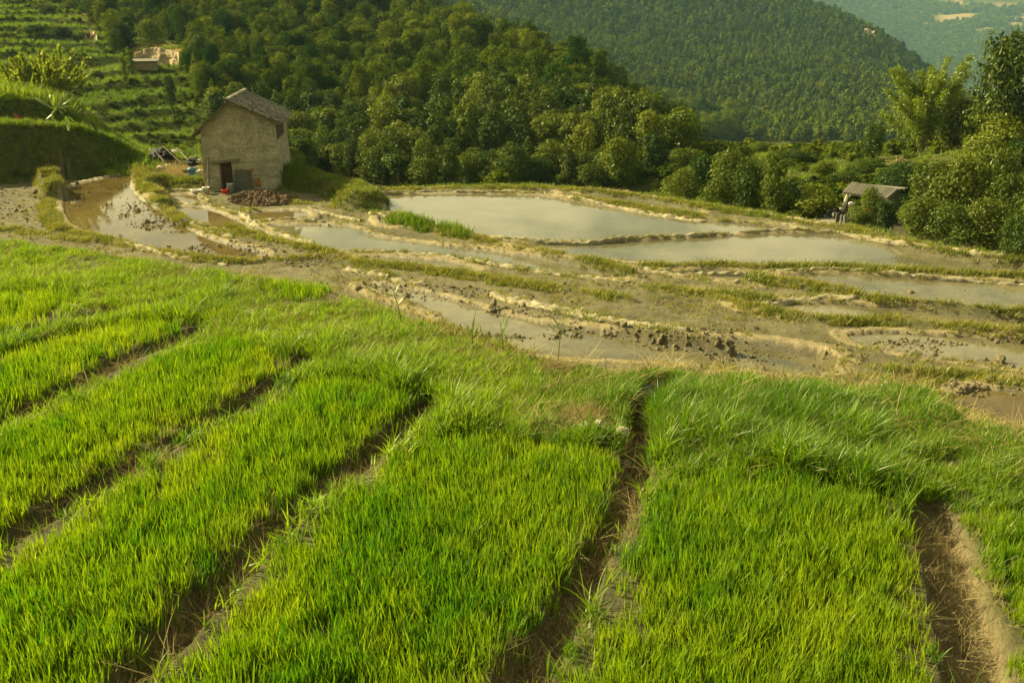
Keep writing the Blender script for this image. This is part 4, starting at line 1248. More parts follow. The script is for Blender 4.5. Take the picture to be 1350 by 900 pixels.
for i in ind:
    q = random.random(); kd = random.choice(kinds)
    w = rad[i] * random.uniform(1.25, 1.9); h = w * random.uniform(.85, 1.7)
    if kd.startswith('cone'): h = w * random.uniform(1.5, 2.0)
    if kd.startswith('tall'): h = w * random.uniform(1.3, 1.8)
    if r[i] < 84: h *= .7; w *= .85
    key = kd.rstrip('0123456789')
    band = 'at the foot of the wood' if py[i] > 205 else ('halfway up the wood' if py[i] > 120 else 'near the top of the wood')
    sec = ('behind the mud house' if px[i] < 400 else 'just right of the mud house' if px[i] < 500 else 'behind the left end of the big pond' if px[i] < 610 else
           'behind the middle of the big pond' if px[i] < 720 else 'on the right flank of the knoll' if px[i] < 840 else 'where the wood ends at right')
    lab = ('%s %s, %s' % (FL[key], sec, band)).replace('at the foot of the wood', 'at its foot').replace('near the top of the wood', 'near its top')
    tree('forest_tree', x[i], y[i], z[i] - .2, w, h, kd, lab, 'tree', lab)
print('trees', len(ind), len(rest), 'farthest single', r[ind].max())
def inst_coll(name, keys, mat, simplify=1.0):
    ms = []
    for k_ in keys:
        me = KIND[k_].copy(); me.materials.clear(); me.materials.append(mat); ms.append(me)
    return template(name, ms)
T_ftree = inst_coll('far_tree', ['round0', 'round1', 'round2', 'dark0', 'dark1', 'cone0', 'cone1', 'tall0', 'tall1', 'round5', 'broad0'], M['leaf_inst'])
nn = len(rest); w = rad[rest] * rng.uniform(1.25, 1.9, nn) / .84; h = w * rng.uniform(.85, 1.5, nn)
tag(scatter('forest', np.stack([x, y, z - .3], 1)[rest], T_ftree, np.stack([w, w, h], 1), np.clip(rng.normal(.42, .3, nn), 0, 1), tilt=.03), 'dense mixed wood rising over the knoll and the slope behind the mud house')

# undergrowth: low bushes filling the wood floor, the gully and the terraces
T_bush = template('bush', [crown('bush', M['leaf_inst'], 640 + i, 420, 5, .085, 'round', bot=.1, wid=.45) for i in range(6)])
n = 120000
az = rng.uniform(radians(-32), radians(31), n); r = 58 + (420 - 58) * rng.uniform(0, 1, n) ** .75
x = r * np.sin(az); y = r * np.cos(az); z = height(x, y); px, py = to_px(x, y, z); _, r0 = hill_z(az, r)
tm = terr_mask(px, r); inF = inside(FOREST, px, py)
gully = (px > 880) & (r < 75); patch = fbm(x * .08, y * .08, 361, 3)
gr = (px > 880) & (r >= 75) & (r < 200)
prob = np.where(inF, np.where(r < r0 + 14, .95, .38), 0) + np.where(gully, .8, 0) + np.where(gr, np.clip(.10 + .5 * patch, .02, .4), 0)
fq = height.fq
prob = np.where((tm > .4) & ~inF, np.where((fq > .5) & (fq < .97), np.clip(.5 + 1.7 * patch, .05, 1), np.clip(.12 + .6 * patch, .02, .4)), prob)
scar = (np.hypot((px - 216) / 38, (py - 70) / 13) < 1) & (r > 110)
hut = (np.abs(px - 193) < 26) & (py < 104) & (py > 60)
k = (r > r0 + 1.5) & (rng.uniform(0, 1, n) < prob) & ~scar & ~hut & ~((px > 195) & (px < 400) & (r < 72)) & ~((px < 215) & (r < 88)) & ~((np.abs(px - 1150) < 50) & (r < 68))
x, y, z, px, py, r, tm, inF = x[k], y[k], z[k], px[k], py[k], r[k], tm[k], inF[k]
nn = len(x); s = rng.uniform(.5, 1.0, nn) * (1.1 + r * .008) * np.where((tm > .4) & ~inF, .44, 1.15)
tag(scatter('undergrowth', np.stack([x, y, z - .15], 1), T_bush, np.stack([s, s, s * rng.uniform(.45, .8, nn)], 1), np.clip(rng.normal(.55, .25, nn) + np.where((tm > .4) & ~inF, .25, 0), 0, 1)), 'low scrub filling the gully, the wood floor and the abandoned terraces')

# rough grass on hillside terraces and the grass slope at right
n = 75000
az = rng.uniform(radians(-32), radians(31), n); r = 60 + 240 * rng.uniform(0, 1, n) ** .7
x = r * np.sin(az); y = r * np.cos(az); z = height(x, y); px, py = to_px(x, y, z); _, r0 = hill_z(az, r)
fq = height.fq
k = (r > r0 + .5) & ~((terr_mask(px, r) > .3) & (fq > .5) & (fq < .9)) & (((terr_mask(px, r) > .3) & (px > -40)) | ((px > 860) & (r < 150) & (py > 195)) | ((px > 195) & (px < 430) & (r < 100))) & ~inside(FOREST, px, py)
x, y, z, r, px = x[k], y[k], z[k], r[k], px[k]; nn = len(x)
s = rng.uniform(.6, 1.2, nn) * (.5 + r * .006)
tag(scatter('slope_grass', np.stack([x, y, z - .05], 1), T_lush, s, np.clip(.6 + .8 * fbm(x * .07, y * .07, 371, 3), 0, 1)), 'rough grass over the terraced hillside and the slope below the bamboo')

# far forests
def lo_crown(name, seed, shape, n=90, leaf=.13):
    return crown(name, M['leaf_pine'] if shape == 'cone' else M['leaf_inst'], seed, n, 5, leaf, shape, bot=.08, wid=.40)
T_far = template('mountain_tree', [lo_crown('mountain_tree', 660 + i, 'cone' if i < 5 else 'round', 110 if i < 5 else 130) for i in range(8)])
n = 70000
az = rng.uniform(radians(-31), radians(30), n); r = np.sqrt(rng.uniform(400 ** 2, 1250 ** 2, n)); 
x = r * np.sin(az); y = r * np.cos(az); z = height(x, y); px, py = to_px(x, y, z)
k = (px > 480) & (px < 1400) & (py > -40) & (py < 230) & ~((np.hypot((px - 1147) / 15, (py - 84) / 9) < 1))
k &= rng.uniform(0, 1, n) < np.clip(.9 + fbm(x * .01, y * .01, 381, 3), .4, 1)
x, y, z, r, py = x[k], y[k], z[k], r[k], py[k]; nn = len(x)
w = rng.uniform(3.2, 6.0, nn) * (.8 + r * .0004); h = w * rng.uniform(1.0, 1.6, nn)
tag(scatter('mountain_forest', np.stack([x, y, z - .5], 1), T_far, np.stack([w, w, h], 1), np.clip(rng.normal(.45, .25, nn) + .35 * sst(80, 190, py) - .1, 0, 1), tilt=.02), 'pine and mixed forest covering the mountain behind the knoll')
print('mountain trees', nn)
n = 42000
az = rng.uniform(radians(12), radians(30), n); r = np.sqrt(rng.uniform(1900 ** 2, 3900 ** 2, n))
x = r * np.sin(az); y = r * np.cos(az); z = height(x, y); px, py = to_px(x, y, z)
pl = fbm(x * .011, y * .017, 107, 4)
opn = (py + 4 > (1150 - px) * .1) & (py < 50 + np.abs(px - 1290) * .04) & (px > 1195) & (pl > -.02)
k = ~opn & (py > -60)
x, y, z = x[k], y[k], z[k]; nn = len(x); w = rng.uniform(9, 17, nn); h = w * rng.uniform(.8, 1.1, nn)
tag(scatter('distant_forest', np.stack([x, y, z - 2], 1), T_far, np.stack([w, w, h], 1), np.clip(rng.normal(.4, .25, nn), 0, 1), tilt=.02), 'hazy forest on the farthest mountain side')

# cliff outcrops on the mountain
def outcrop(px, py, r, wpx, hpx, seed, label):
    x, y, z = [float(v) for v in at_range(px, py, r)]
    zg = ground_at(x, y); m = (y * cos(PITCH) - z * sin(PITCH)) / FPX
    e = empty('rock_outcrop', (x, y, zg)); tag(e, label, 'rock')
    rr = random.Random(seed)
    for i in range(5):
        me = lump('rock_face', M['rock'], seed + i, 2, .55, 1.0)
        b = obj('rock_face', me, e, (rr.uniform(-.45, .45) * wpx * m, rr.uniform(-.3, .3) * wpx * m, rr.uniform(-.1, .6) * hpx * m - i * .1))
        b.scale = (wpx * m * rr.uniform(.18, .32), wpx * m * .25, hpx * m * rr.uniform(.3, .55)); b.rotation_euler = (rr.uniform(-.3, .3), rr.uniform(-.4, .4), rr.uniform(0, 6))
    return e
outcrop(1140, 82, 842, 16, 16, 801, 'pale cliff outcrop showing through the forest near the mountain shoulder')
outcrop(1152, 94, 835, 9, 12, 811, 'smaller rock face just below the pale cliff outcrop')
outcrop(1103, 40, 850, 12, 10, 821, 'brownish rock patch high on the mountain spur')
outcrop(662, 30, 640, 7, 8, 831, 'tiny pale rock above the knoll in the mountain forest')
# ------------------------------------------------------------------ the mud house
def adobe(name, col, sc=1.0):
    m, t, o = nt(name)
    p = t.nodes.new('ShaderNodeBsdfPrincipled')
    n = noise(t, 1.3 * sc, 6, .65); c = ramp(t, n.outputs['Fac'], [(.3, (.66, .64, .60)), (.7, (1.22, 1.2, 1.12))])
    tcn = t.nodes.new('ShaderNodeTexCoord'); v = t.nodes.new('ShaderNodeTexVoronoi'); v.feature = 'DISTANCE_TO_EDGE'
    mpn = t.nodes.new('ShaderNodeMapping'); mpn.inputs['Scale'].default_value = (1.8 * sc, 1.8 * sc, 3.0 * sc)
    dn = noise(t, 2.2 * sc, 5, .7)
    mv = t.nodes.new('ShaderNodeVectorMath'); mv.operation = 'ADD'
    sc_ = t.nodes.new('ShaderNodeVectorMath'); sc_.operation = 'SCALE'; sc_.inputs['Scale'].default_value = 1.1
    t.links.new(dn.outputs['Color'], sc_.inputs[0]); t.links.new(tcn.outputs['Object'], mpn.inputs['Vector'])
    t.links.new(mpn.outputs['Vector'], mv.inputs[0]); t.links.new(sc_.outputs['Vector'], mv.inputs[1]); t.links.new(mv.outputs['Vector'], v.inputs['Vector'])
    cr_ = ramp(t, v.outputs['Distance'], [(0, (.42, .38, .33)), (.12, (1, 1, 1))])
    c = mul(t, mul(t, c, cr_, .7), col); t.links.new(c, p.inputs['Base Color']); p.inputs['Roughness'].default_value = .95
    p.inputs['Specular IOR Level'].default_value = .1
    n2 = noise(t, 9 * sc, 8, .75)
    ad = t.nodes.new('ShaderNodeMath'); ad.operation = 'MULTIPLY_ADD'
    mr = t.nodes.new('ShaderNodeMapRange'); mr.inputs['From Max'].default_value = .08; t.links.new(v.outputs['Distance'], mr.inputs['Value'])
    t.links.new(mr.outputs[0], ad.inputs[0]); ad.inputs[1].default_value = .5; t.links.new(n2.outputs['Fac'], ad.inputs[2])
    t.links.new(bump(t, ad.outputs[0], 1.0, .07), p.inputs['Normal'])
    t.links.new(p.outputs[0], o.inputs[0])
    return m
M['adobe'] = adobe('rammed_earth', (.56, .52, .37))

HZ = -10.62; YAW = radians(4.5)
hx, hy = [float(v) for v in at_level(320, 252, 10.62)]
house = empty('mud_house', (hx, hy, HZ), YAW)
tag(house, 'two storey rammed earth house with a grey tiled gable roof standing beside the paddies', 'house')
Hm = Matrix.Translation((hx, hy, HZ)) @ Matrix.Rotation(YAW, 4, 'Z'); Hi = Hm.inverted()
def fr(px, py, yl=0.0):
    """pixel -> (x, z) on the house's local plane y = yl"""
    dx, dy, dz = [float(v) for v in ray(px, py)]
    o_ = Hi @ Vector((0, 0, 0)); d = Hi.to_3x3() @ Vector((dx, dy, dz)); t = (yl - o_.y) / d.y
    p = o_ + d * t; return p.x, p.z
lt = fr(264, 170); lb = fr(270.5, 251); rt = fr(362, 160); rb = fr(373, 254); ap = fr(301.5, 134)
dl = fr(288, 213); dr = fr(305, 213); D = 4.3
print('house', lt, lb, rt, rb, ap, dl, dr)
ZB = -.5
def roofz(x, off=0.0):
    """underside of roof at local x"""
    if x < ap[0]: return ap[1] + (lt[1] - ap[1]) * (x - ap[0]) / (lt[0] - ap[0]) + off
    return ap[1] + (rt[1] - ap[1]) * (x - ap[0]) / (rt[0] - ap[0]) + off
def lerp(a, b, t): return a + (b - a) * t
# front wall: a grid with the door left out, its surface heaved and cracked in lifts
def wall_grid(name, fn, nu, nv, hole=None, thick=None):
    V = []; F = []
    for j in range(nv + 1):
        for i in range(nu + 1):
            V.append(fn(i / nu, j / nv))
    for j in range(nv):
        for i in range(nu):
            a = j * (nu + 1) + i
            c = (Vector(V[a]) + Vector(V[a + 1]) + Vector(V[a + nu + 1]) + Vector(V[a + nu + 2])) / 4
            if hole and hole(c): continue
            F.append((a, a + 1, a + nu + 2, a + nu + 1))
    m = MB(); m.add(V, F)
    return m
def heave(x, z, s=0):
    a = np.array([x]); b = np.array([z])
    lift = abs(((z + .12 * float(fbm(a * .8, b * 0, 5, 2)[0])) % .78) - .39)     # lift joints of the rammed earth
    return .06 * float(fbm(a * 1.6, b * 1.6, 402 + s, 5)[0]) + .03 * float(fbm(a * 6, b * 6, 412 + s, 3)[0]) - (.03 if lift > .365 else 0)
xl = lambda z: lerp(lb[0], lt[0], (z - ZB) / (lt[1] - ZB)); xr = lambda z: lerp(rb[0], rt[0], (z - ZB) / (rt[1] - ZB))
dx0, dx1, dz1 = dl[0], dr[0], dl[1]
def front(u, v):
    z0 = ZB; x_ = lerp(xl(lerp(ZB, lt[1], v)), xr(lerp(ZB, rt[1], v)), u); z_ = lerp(z0, roofz(x_), v)
    x_ = lerp(xl(min(z_, lt[1])), xr(min(z_, rt[1])), u); z_ = lerp(z0, roofz(x_), v)
    return (x_, -heave(x_, z_) * (1 if 0 < u < 1 else .3), z_)
fw = wall_grid('w', front, 96, 96, lambda c: dx0 < c.x < dx1 and c.z < dz1)
fw.build('front_wall', M['adobe'], house, smooth=False)
def side(xf, sgn, s):
    def f(u, v):
        z_ = lerp(ZB, roofz(xf(3.0)) - .02, v); x_ = xf(min(z_, 3.6)); y_ = lerp(0, D, u) if sgn > 0 else lerp(D, 0, u)
        return (x_ + sgn * heave(y_ + 9, z_, s) * (1 if 0 < u < 1 else .3), y_, z_)
    return f
wy0, wy1, wz0, wz1 = .06, 2.5, rt[1] - .95, rt[1] - .08
sw = wall_grid('w', side(xr, 1, 3), 50, 60, lambda c: wy0 < c.y < wy1 and wz0 < c.z < wz1)
sw.build('side_wall', M['adobe'], house)
wall_grid('w', side(xl, -1, 6), 40, 50).build('side_wall', M['adobe'], house)
def back(u, v):
    x_ = lerp(xr(2), xl(2), u); z_ = lerp(ZB, roofz(x_), v); return (x_, D, z_)
wall_grid('w', back, 20, 20).build('back_wall', M['adobe'], house)
# doorway: reveal, dark panel standing in for the shade inside, plank door half open, frame posts, lintel
m = MB()
m.box((dx0 - .02, .30, ZB), (dx1 + .02, .36, dz1 + .02)); m.build('recess_shade_panel', M['darkwood'], house)
m = MB(); m.hexa([(dx0 - .05, .0, ZB), (dx0, .0, ZB), (dx0, .32, ZB), (dx0 - .05, .32, ZB), (dx0 - .05, .0, dz1), (dx0, .0, dz1), (dx0, .32, dz1), (dx0 - .05, .32, dz1)])
m.hexa([(dx1, .0, ZB), (dx1 + .05, .0, ZB), (dx1 + .05, .32, ZB), (dx1, .32, ZB), (dx1, .0, dz1), (dx1 + .05, .0, dz1), (dx1 + .05, .32, dz1), (dx1, .32, dz1)])
m.box((dx0 - .05, .002, dz1 - .002), (dx1 + .05, .32, dz1 + .05)); m.build('door_reveal', M['adobe'], house)
door = empty('door', (0, 0, 0)); door.parent = house
pw = (dx1 - dx0) / 4
for k in range(4):
    m = MB(); m.box((dx0 + k * pw + .006, .20 + .008 * (k % 2), ZB + .05), (dx0 + (k + 1) * pw - .006, .235 + .008 * (k % 2), dz1 - .04)); m.build('plank', M['darkwood'], door)
m = MB(); m.box((dx0, .14, ZB), (dx0 + .09, .20, dz1)); m.build('door_post', M['wood'], house)
la = fr(279, 215); lb_ = fr(316, 211)
m = MB(); m.hexa([(la[0], -.09, la[1] - .06), (lb_[0], -.09, lb_[1] - .05), (lb_[0], .1, lb_[1] - .05), (la[0], .1, la[1] - .06), (la[0], -.09, la[1] + .07), (lb_[0], -.09, lb_[1] + .07), (lb_[0], .1, lb_[1] + .07), (la[0], .1, la[1] + .07)])
m.build('lintel', M['wood'], house)
# upper opening at the right front corner
xs = rt[0]
m = MB(); m.box((xs - .30, wy0, wz0), (xs - .26, wy1, wz1)); m.build('recess_shade_panel', M['darkwood'], house)  # dark panel painted in for the shade within the opening
wf = MB()
for a, b, c, d in ((wy0 - .06, wy0 + .02, wz0 - .06, wz1 + .05), (wy1 - .02, wy1 + .06, wz0 - .06, wz1 + .05)):
    wf.box((xs - .08, a, c), (xs + .09, b, d))
wf.box((xs - .08, wy0 + .022, wz0 - .06), (xs + .09, wy1 - .022, wz0)); win = wf.build('window_frame', M['wood'], house)
m = MB(); m.box((xs + .0, wy0 + .45, wz0 + .01), (xs + .04, wy1 - .03, wz1 - .02)); m.build('shutter', M['darkwood'], win)
m = MB(); pt = fr(361.5, 160, -.05); pb = fr(363.5, 182, -.05); m.tube([(pt[0], -.06, pt[1]), (pb[0], -.06, pb[1])], .035, 6); m.build('corner_board', M['stone'], house)
# roof: rafters and boards under, courses of curved tiles over
OVF, OVB = .38, .45
le = fr(243.5, 168, -OVF); re_ = fr(369, 159, -OVF); ra = fr(301, 131.5, -OVF)
RZ = .06
eaveL = (le[0], le[1]); eaveR = (max(re_[0], rt[0] + .28), None)
def rz(x):
    return roofz(x) + RZ
sl = (ap[1] - lt[1]) / (ap[0] - lt[0]); xL = le[0]; xR = eaveR[0]
roof = MB()
for (a, b) in ((xL, ap[0]), (ap[0], xR)):
    za, zb = rz(a), rz(b)
    roof.hexa([(a, -OVF, za - .05), (b, -OVF, zb - .05), (b, D + OVB, zb - .05), (a, D + OVB, za - .05), (a, -OVF, za), (b, -OVF, zb), (b, D + OVB, zb), (a, D + OVB, za)])
roof_o = roof.build('roof', M['wood'], house)
def tiles(x0, x1, seed):
    r = random.Random(seed); m = MB(); n_row = int(abs(x1 - x0) / .115); n_col = int((D + OVF + OVB) / .17)
    ang = math.atan2(rz(x1) - rz(x0), x1 - x0); ca, sa = cos(ang), sin(ang)
    L = math.hypot(x1 - x0, rz(x1) - rz(x0))
    for c in range(n_col + 1):
        y_ = -OVF + c * .17 + r.uniform(-.012, .012); cover = c % 2 == 0
        for k in range(n_row):
            if r.random() < .015: continue
            s0 = L * k / n_row; s1 = s0 + .19; lift = .012 + (.05 if cover else 0) + r.uniform(-.006, .02); w = .088 * r.uniform(.9, 1.1); yy = y_ + r.uniform(-.02, .02)
            cc = r.uniform(.45, 1.25) * (1.5 if r.random() < .07 else 1)
            P = []
            for s_ in (s0, s1):
                hgt = lift + (.022 if s_ == s0 else 0) * (1 if x1 > x0 else 1)
                for (oy, oz) in ((-w, 0), (0, .045 if cover else -.02), (w, 0)):
                    q = hgt + oz; P.append((x0 + s_ * ca - q * sa * (1), yy + oy, rz(x0) + s_ * sa + q * abs(ca)))
            P2 = [(p[0], p[1], p[2] - .018) for p in P]
            m.add(P + P2, [(0, 3, 4, 1), (1, 4, 5, 2), (6, 7, 10, 9), (7, 8, 11, 10), (0, 1, 7, 6), (1, 2, 8, 7), (3, 9, 10, 4), (4, 10, 11, 5), (0, 6, 9, 3), (2, 5, 11, 8)], (cc, cc, cc * .95))
    return m
for sd, (a, b) in enumerate(((ap[0], xL), (ap[0], xR))):
    t_ = tiles(a, b, 31 + sd).build('roof_tiles', M['tile'], roof_o); t_['kind'] = 'stuff'
r = random.Random(5); y_ = -OVF - .05
while y_ < D + OVB:
    m = MB(); L_ = .34; z_ = rz(ap[0]) + .07 + r.uniform(0, .04); c_ = r.uniform(.8, 1.7)
    P = []
    for yy in (y_, y_ + L_):
        for k in range(5):
            q = pi * k / 4; P.append((ap[0] + .13 * cos(q), yy, z_ + .09 * sin(q)))
    m.add(P, [(k, k + 1, k + 6, k + 5) for k in range(4)] + [(0, 5, 9, 4)[::-1], (0, 1, 2, 3, 4), (9, 8, 7, 6, 5)], (c_, c_, c_ * .9))
    m.build('ridge_tile', M['tile'], roof_o); y_ += .27
for k in range(7):
    yy = .25 + k * .65
    m = MB(); m.tube([(xl(3) + .02, yy, rz(xl(3)) - .12), (xL + .06, yy, rz(xL + .06) - .10)], .035, 6); m.build('rafter', M['wood'], house)
    m = MB(); m.tube([(xr(3) - .02, yy, rz(xr(3)) - .12), (xR - .04, yy, rz(xR - .04) - .10)], .035, 6); m.build('rafter', M['wood'], house)
m = MB(); a = fr(250, 172, .1); b = fr(259, 179, .1); m.tube([(a[0], .1, rz(a[0]) - .12), (xl(lt[1] - .6) - .02, .1, lt[1] - .6)], .03, 6); m.build('brace', M['wood'], house)
m = MB(); m.tube([(xL, -OVF + .02, rz(xL) - .09), (ap[0], -OVF + .02, rz(ap[0]) - .09)], .035, 6); m.tube([(ap[0], -OVF + .02, rz(ap[0]) - .09), (xR, -OVF + .02, rz(xR) - .09)], .035, 6); m.build('barge_pole', M['wood'], house)
# painted marks on the wall: strokes a few millimetres proud
def stroke(pts, w=.035):
    m = MB()
    for (p, q) in zip(pts[:-1], pts[1:]):
        a = fr(295 + p[0] / 18, 210 + p[1] / 18, -.05); b = fr(295 + q[0] / 18, 210 + q[1] / 18, -.05)
        d = Vector((b[0] - a[0], 0, b[1] - a[1])); n_ = Vector((-d.z, 0, d.x)).normalized() * w
        A = Vector((a[0], -.062, a[1])); B = Vector((b[0], -.062, b[1]))
        m.add([A - n_, B - n_, B + n_, A + n_, A - n_ + Vector((0, .06, 0)), B - n_ + Vector((0, .06, 0)), B + n_ + Vector((0, .06, 0)), A + n_ + Vector((0, .06, 0))], [(0, 1, 2, 3), (0, 4, 5, 1), (1, 5, 6, 2), (2, 6, 7, 3), (3, 7, 4, 0)])
    return m
for nm_, segs in (('painted_stroke', [(330, 240), (295, 315)]), ('painted_letter', [(372, 300), (378, 240), (412, 292), (430, 232), (465, 296)]), ('painted_stroke', [(528, 262), (575, 262)]),
                  ('painted_letter', [(625, 235), (652, 275), (688, 228), (652, 275), (645, 390)]), ('painted_letter', [(640, 420), (655, 645), (728, 648)]), ('painted_letter', [(765, 645), (822, 455), (865, 650), (850, 590), (775, 590)])):
    stroke(segs).build(nm_, M['orange'], house)

# things round the house --------------------------------------------------
def on_house(px, py, yl):
    """world point on the ground plane of the house, at local depth yl in front"""
    x, z = fr(px, py, yl); return Hm @ Vector((x, yl, 0))
def at(px, py, H=None, lift=0.0):
    H_ = H if H else float(np.interp(-py, [-p for p, h in _T], _TH)); x, y = at_level(px, py, H_)
    return Vector((float(x), float(y), ground_at(x, y) + lift))
# leaning board
sb = empty('cement_board', (Hm @ Vector((fr(321, 256, -.45)[0], -.45, .05)))[:], YAW); tag(sb, 'grey weathered cement board leaning on the front wall right of the door', 'board')
w_ = fr(332, 254, -.3)[0] - fr(310, 254, -.3)[0]; h_ = fr(320, 229, -.2)[1] - fr(320, 257, -.3)[1]
m = MB(); m.hexa([(-w_ / 2, -.03, -.15), (w_ / 2, -.03, -.15), (w_ / 2, .03, -.15), (-w_ / 2, .03, -.15), (-w_ / 2 + .02, .27, h_), (w_ / 2 - .06, .27, h_ - .03), (w_ / 2 - .06, .33, h_ - .03), (-w_ / 2 + .02, .33, h_)])
m.build('board_face', M['slab'], sb)
m = MB(); m.box((-w_ / 2 + .04, -.062, .0), (-w_ / 2 + .08, -.035, .55)); m.build('batten', M['slab'], sb)
def pot(name, p, prof, mat, label, cat, extra=None, s=1.0):
    e = empty(name, p); tag(e, label, cat)
    m = MB(); m.lathe([(r_ * s, z_ * s) for r_, z_ in prof], n=18); m.build('body', mat, e, smooth=True)
    if extra:
        for nm2, pr, mt in extra:
            m = MB(); m.lathe([(r_ * s, z_ * s) for r_, z_ in pr], n=18); m.build(nm2, mt, e, smooth=True)
    return e
gp = lambda px, yl: (lambda v: (v.x, v.y, max(ground_at(v.x, v.y), HZ - .1)))(Hm @ Vector((fr(px, 253, yl)[0], yl, 0)))
pot('milk_can', gp(304, -.62), [(.0, 0), (.17, .0), (.19, .03), (.2, .35), (.17, .43), (.15, .46), (.17, .5), (.17, .52), (.14, .52), (.13, .3)], M['jar'], 'grey green lidded metal can standing in front of the doorway', 'can', [('rim', [(.17, .50), (.185, .51), (.185, .535), (.165, .54)], M['white'])])
pot('red_bowl', gp(296.5, -.9), [(0, .0), (.12, .0), (.17, .2), (.18, .22), (.165, .22), (.11, .02), (0, .02)], M['red'], 'small bright red plastic bowl on the ground before the door', 'bowl', [('rim', [(.17, .2), (.19, .21), (.19, .23), (.165, .23)], M['red'])])
wb = pot('bucket', gp(272, -.75), [(0, .0), (.14, .0), (.19, .36), (.2, .37), (.175, .36), (.13, .03), (0, .03)], M['white'], 'white plastic bucket at the left corner of the mud house', 'bucket', [('rim', [(.19, .34), (.21, .35), (.21, .38), (.18, .38)], M['white'])])
m = MB(); m.tube([(.2 * cos(a), .2 * sin(a) * .3 - .16, .36 - .15 * sin(a)) for a in np.linspace(0, pi, 9)], .008, 5); m.build('handle', M['jar'], wb)
pot('basin', gp(259, -.8), [(0, .0), (.22, .0), (.3, .16), (.32, .17), (.28, .16), (.2, .02), (0, .02)], M['white'], 'shallow white basin on the ground left of the white bucket', 'basin', [('rim', [(.3, .155), (.33, .16), (.33, .18), (.28, .18)], M['white'])])
bb = at(254, 229, 10.3, .0); bb.z = -10.45
e = empty('blue_drum', bb); tag(e, 'dark blue plastic drum beside the left wall of the mud house', 'drum')
m = MB(); m.lathe([(0, 0), (.26, 0), (.28, .04), (.28, .2), (.265, .22), (.28, .24), (.28, .46), (.25, .5), (.0, .5)], n=18); m.build('body', M['blue'], e, smooth=True)
m = MB(); m.lathe([(.06, .5), (.06, .54), (0, .54)], n=10); m.build('cap', M['black'], e)
# black tarpaulin over a frame, poles, stone roller, white jug and rags left of the house
bp = at(213, 214, 10.5); bp.z = -10.7
e = empty('tarpaulin_heap', bp); tag(e, 'black tarpaulin thrown over a heap left of the mud house', 'tarpaulin')
me = lump('cover', M['black'], 77, 3, .38, .75); o_ = obj('cover', me, e, (0, 0, .35)); o_.scale = (.75, .8, .75)
me = lump('fold', M['black'], 79, 2, .5, .5); o_ = obj('fold', me, e, (.5, -.3, .1)); o_.scale = (.6, .5, .4)
for (a, b, lb2, rr_) in (((214, 192), (240, 216), 'long pale pole slanting down from the black tarpaulin', .035), ((205, 200), (216, 213), 'short thin stick propped on the black tarpaulin heap', .02), ((233, 195), (248, 211), 'grey pole standing highest behind the tarpaulin heap', .035)):
    pa = at_range(a[0], a[1], 57.5); pb = at_range(b[0], b[1], 56.0)
    e = empty('leaning_pole', pb); tag(e, lb2, 'pole'); m = MB(); m.tube([(0, 0, 0), tuple(Vector(pa) - Vector(pb))], [rr_, rr_ * .8], 7); m.build('shaft', M['wood'], e)
    m = MB(); v = Vector(pa) - Vector(pb); m.tube([tuple(v * .5), tuple(v * .54)], rr_ * 1.25, 7); m.build('binding', M['wood'], e)
p_ = at(222, 220, 10.45); e = empty('stone_roller', p_ + Vector((0, 0, -.1))); tag(e, 'short pale stone drum standing on the straw left of the house', 'stone')
m = MB(); m.lathe([(0, 0), (.2, 0), (.22, .05), (.22, .42), (.18, .48), (0, .49)], n=16); m.build('drum', M['stone'], e, smooth=True); m = MB(); m.lathe([(.05, .49), (.05, .52), (0, .52)], n=8); m.build('pin', M['wood'], e)
for (px, py, r_, mat, lb2, cat, sx) in ((256, 213, 55.6, 'black', 'dark rag bundle lying on the straw behind the blue drum', 'bundle', 1.5), (263, 212, 55.4, 'stone', 'pale bundle against the left wall of the mud house', 'bundle', .8), (264, 226, 54.6, 'stone', 'pale round jar mouth between drum and left wall', 'jar', .7), (245, 226, 54.9, 'clod', 'small dark pot left of the blue drum', 'pot', .6), (230, 199, 58.5, 'white', 'white jug behind the leaning poles', 'jug', .55), (212, 221, 56.5, 'stone', 'flat pale stone in the grass near the stone drum', 'stone', .7)):
    p_ = at_range(px, py, r_); o_ = obj(cat, lump(cat, M[mat], int(px), 2, .3, .7), None, p_); o_.scale = (.28 * sx, .2 * sx, .22 * sx); tag(o_, lb2, cat)
# two posts at the left corner of the house
for (a, b, rr_, lb2) in (((274.5, 207), (275, 249), .045, 'upright grey post left of the door'), ((264, 185), (272, 249), .03, 'thin pale post leaning along the left corner of the mud house')):
    xa, za = fr(a[0], a[1], -.12 if rr_ > .04 else -.3); xb, zb_ = fr(b[0], b[1], -.35); A = Hm @ Vector((xa, -.12 if rr_ > .04 else -.3, za)); B = Hm @ Vector((xb, -.35, zb_ - .1))
    e = empty('post', B); tag(e, lb2, 'post'); m = MB(); m.tube([(0, 0, 0), tuple((A - B) * .5), tuple(A - B)], rr_, 7); m.build('shaft', M['wood'], e); m = MB(); m.tube([tuple((A - B) * .995), tuple((A - B) * 1.005)], rr_ * 1.1, 7); m.build('top', M['wood'], e)
xa, za = fr(369, 225, -.2); xb, zb_ = fr(376, 243, -.4); A = Hm @ Vector((xa, -.2, za)); B = Hm @ Vector((xb, -.4, zb_ - .1))
e = empty('stick', B); tag(e, 'dark stick leaning on the right front corner of the mud house', 'stick'); m = MB(); m.tube([(0, 0, 0), tuple(A - B)], .025, 6); m.build('shaft', M['darkwood'], e)
# straw mat ground left of the house
n_ = 900; x, y, z = S_pt(rng.uniform(214, 264, n_), rng.uniform(226, 238, n_)); k = np.ones(n_, bool)
z = height(x, y); tag(scatter('straw_litter', np.column_stack([x, y, z + .02]), T_dry, rng.uniform(1.2, 2.6, n_), rng.uniform(.3, 1, n_), tilt=.8), 'straw spread on the ground left of the mud house')

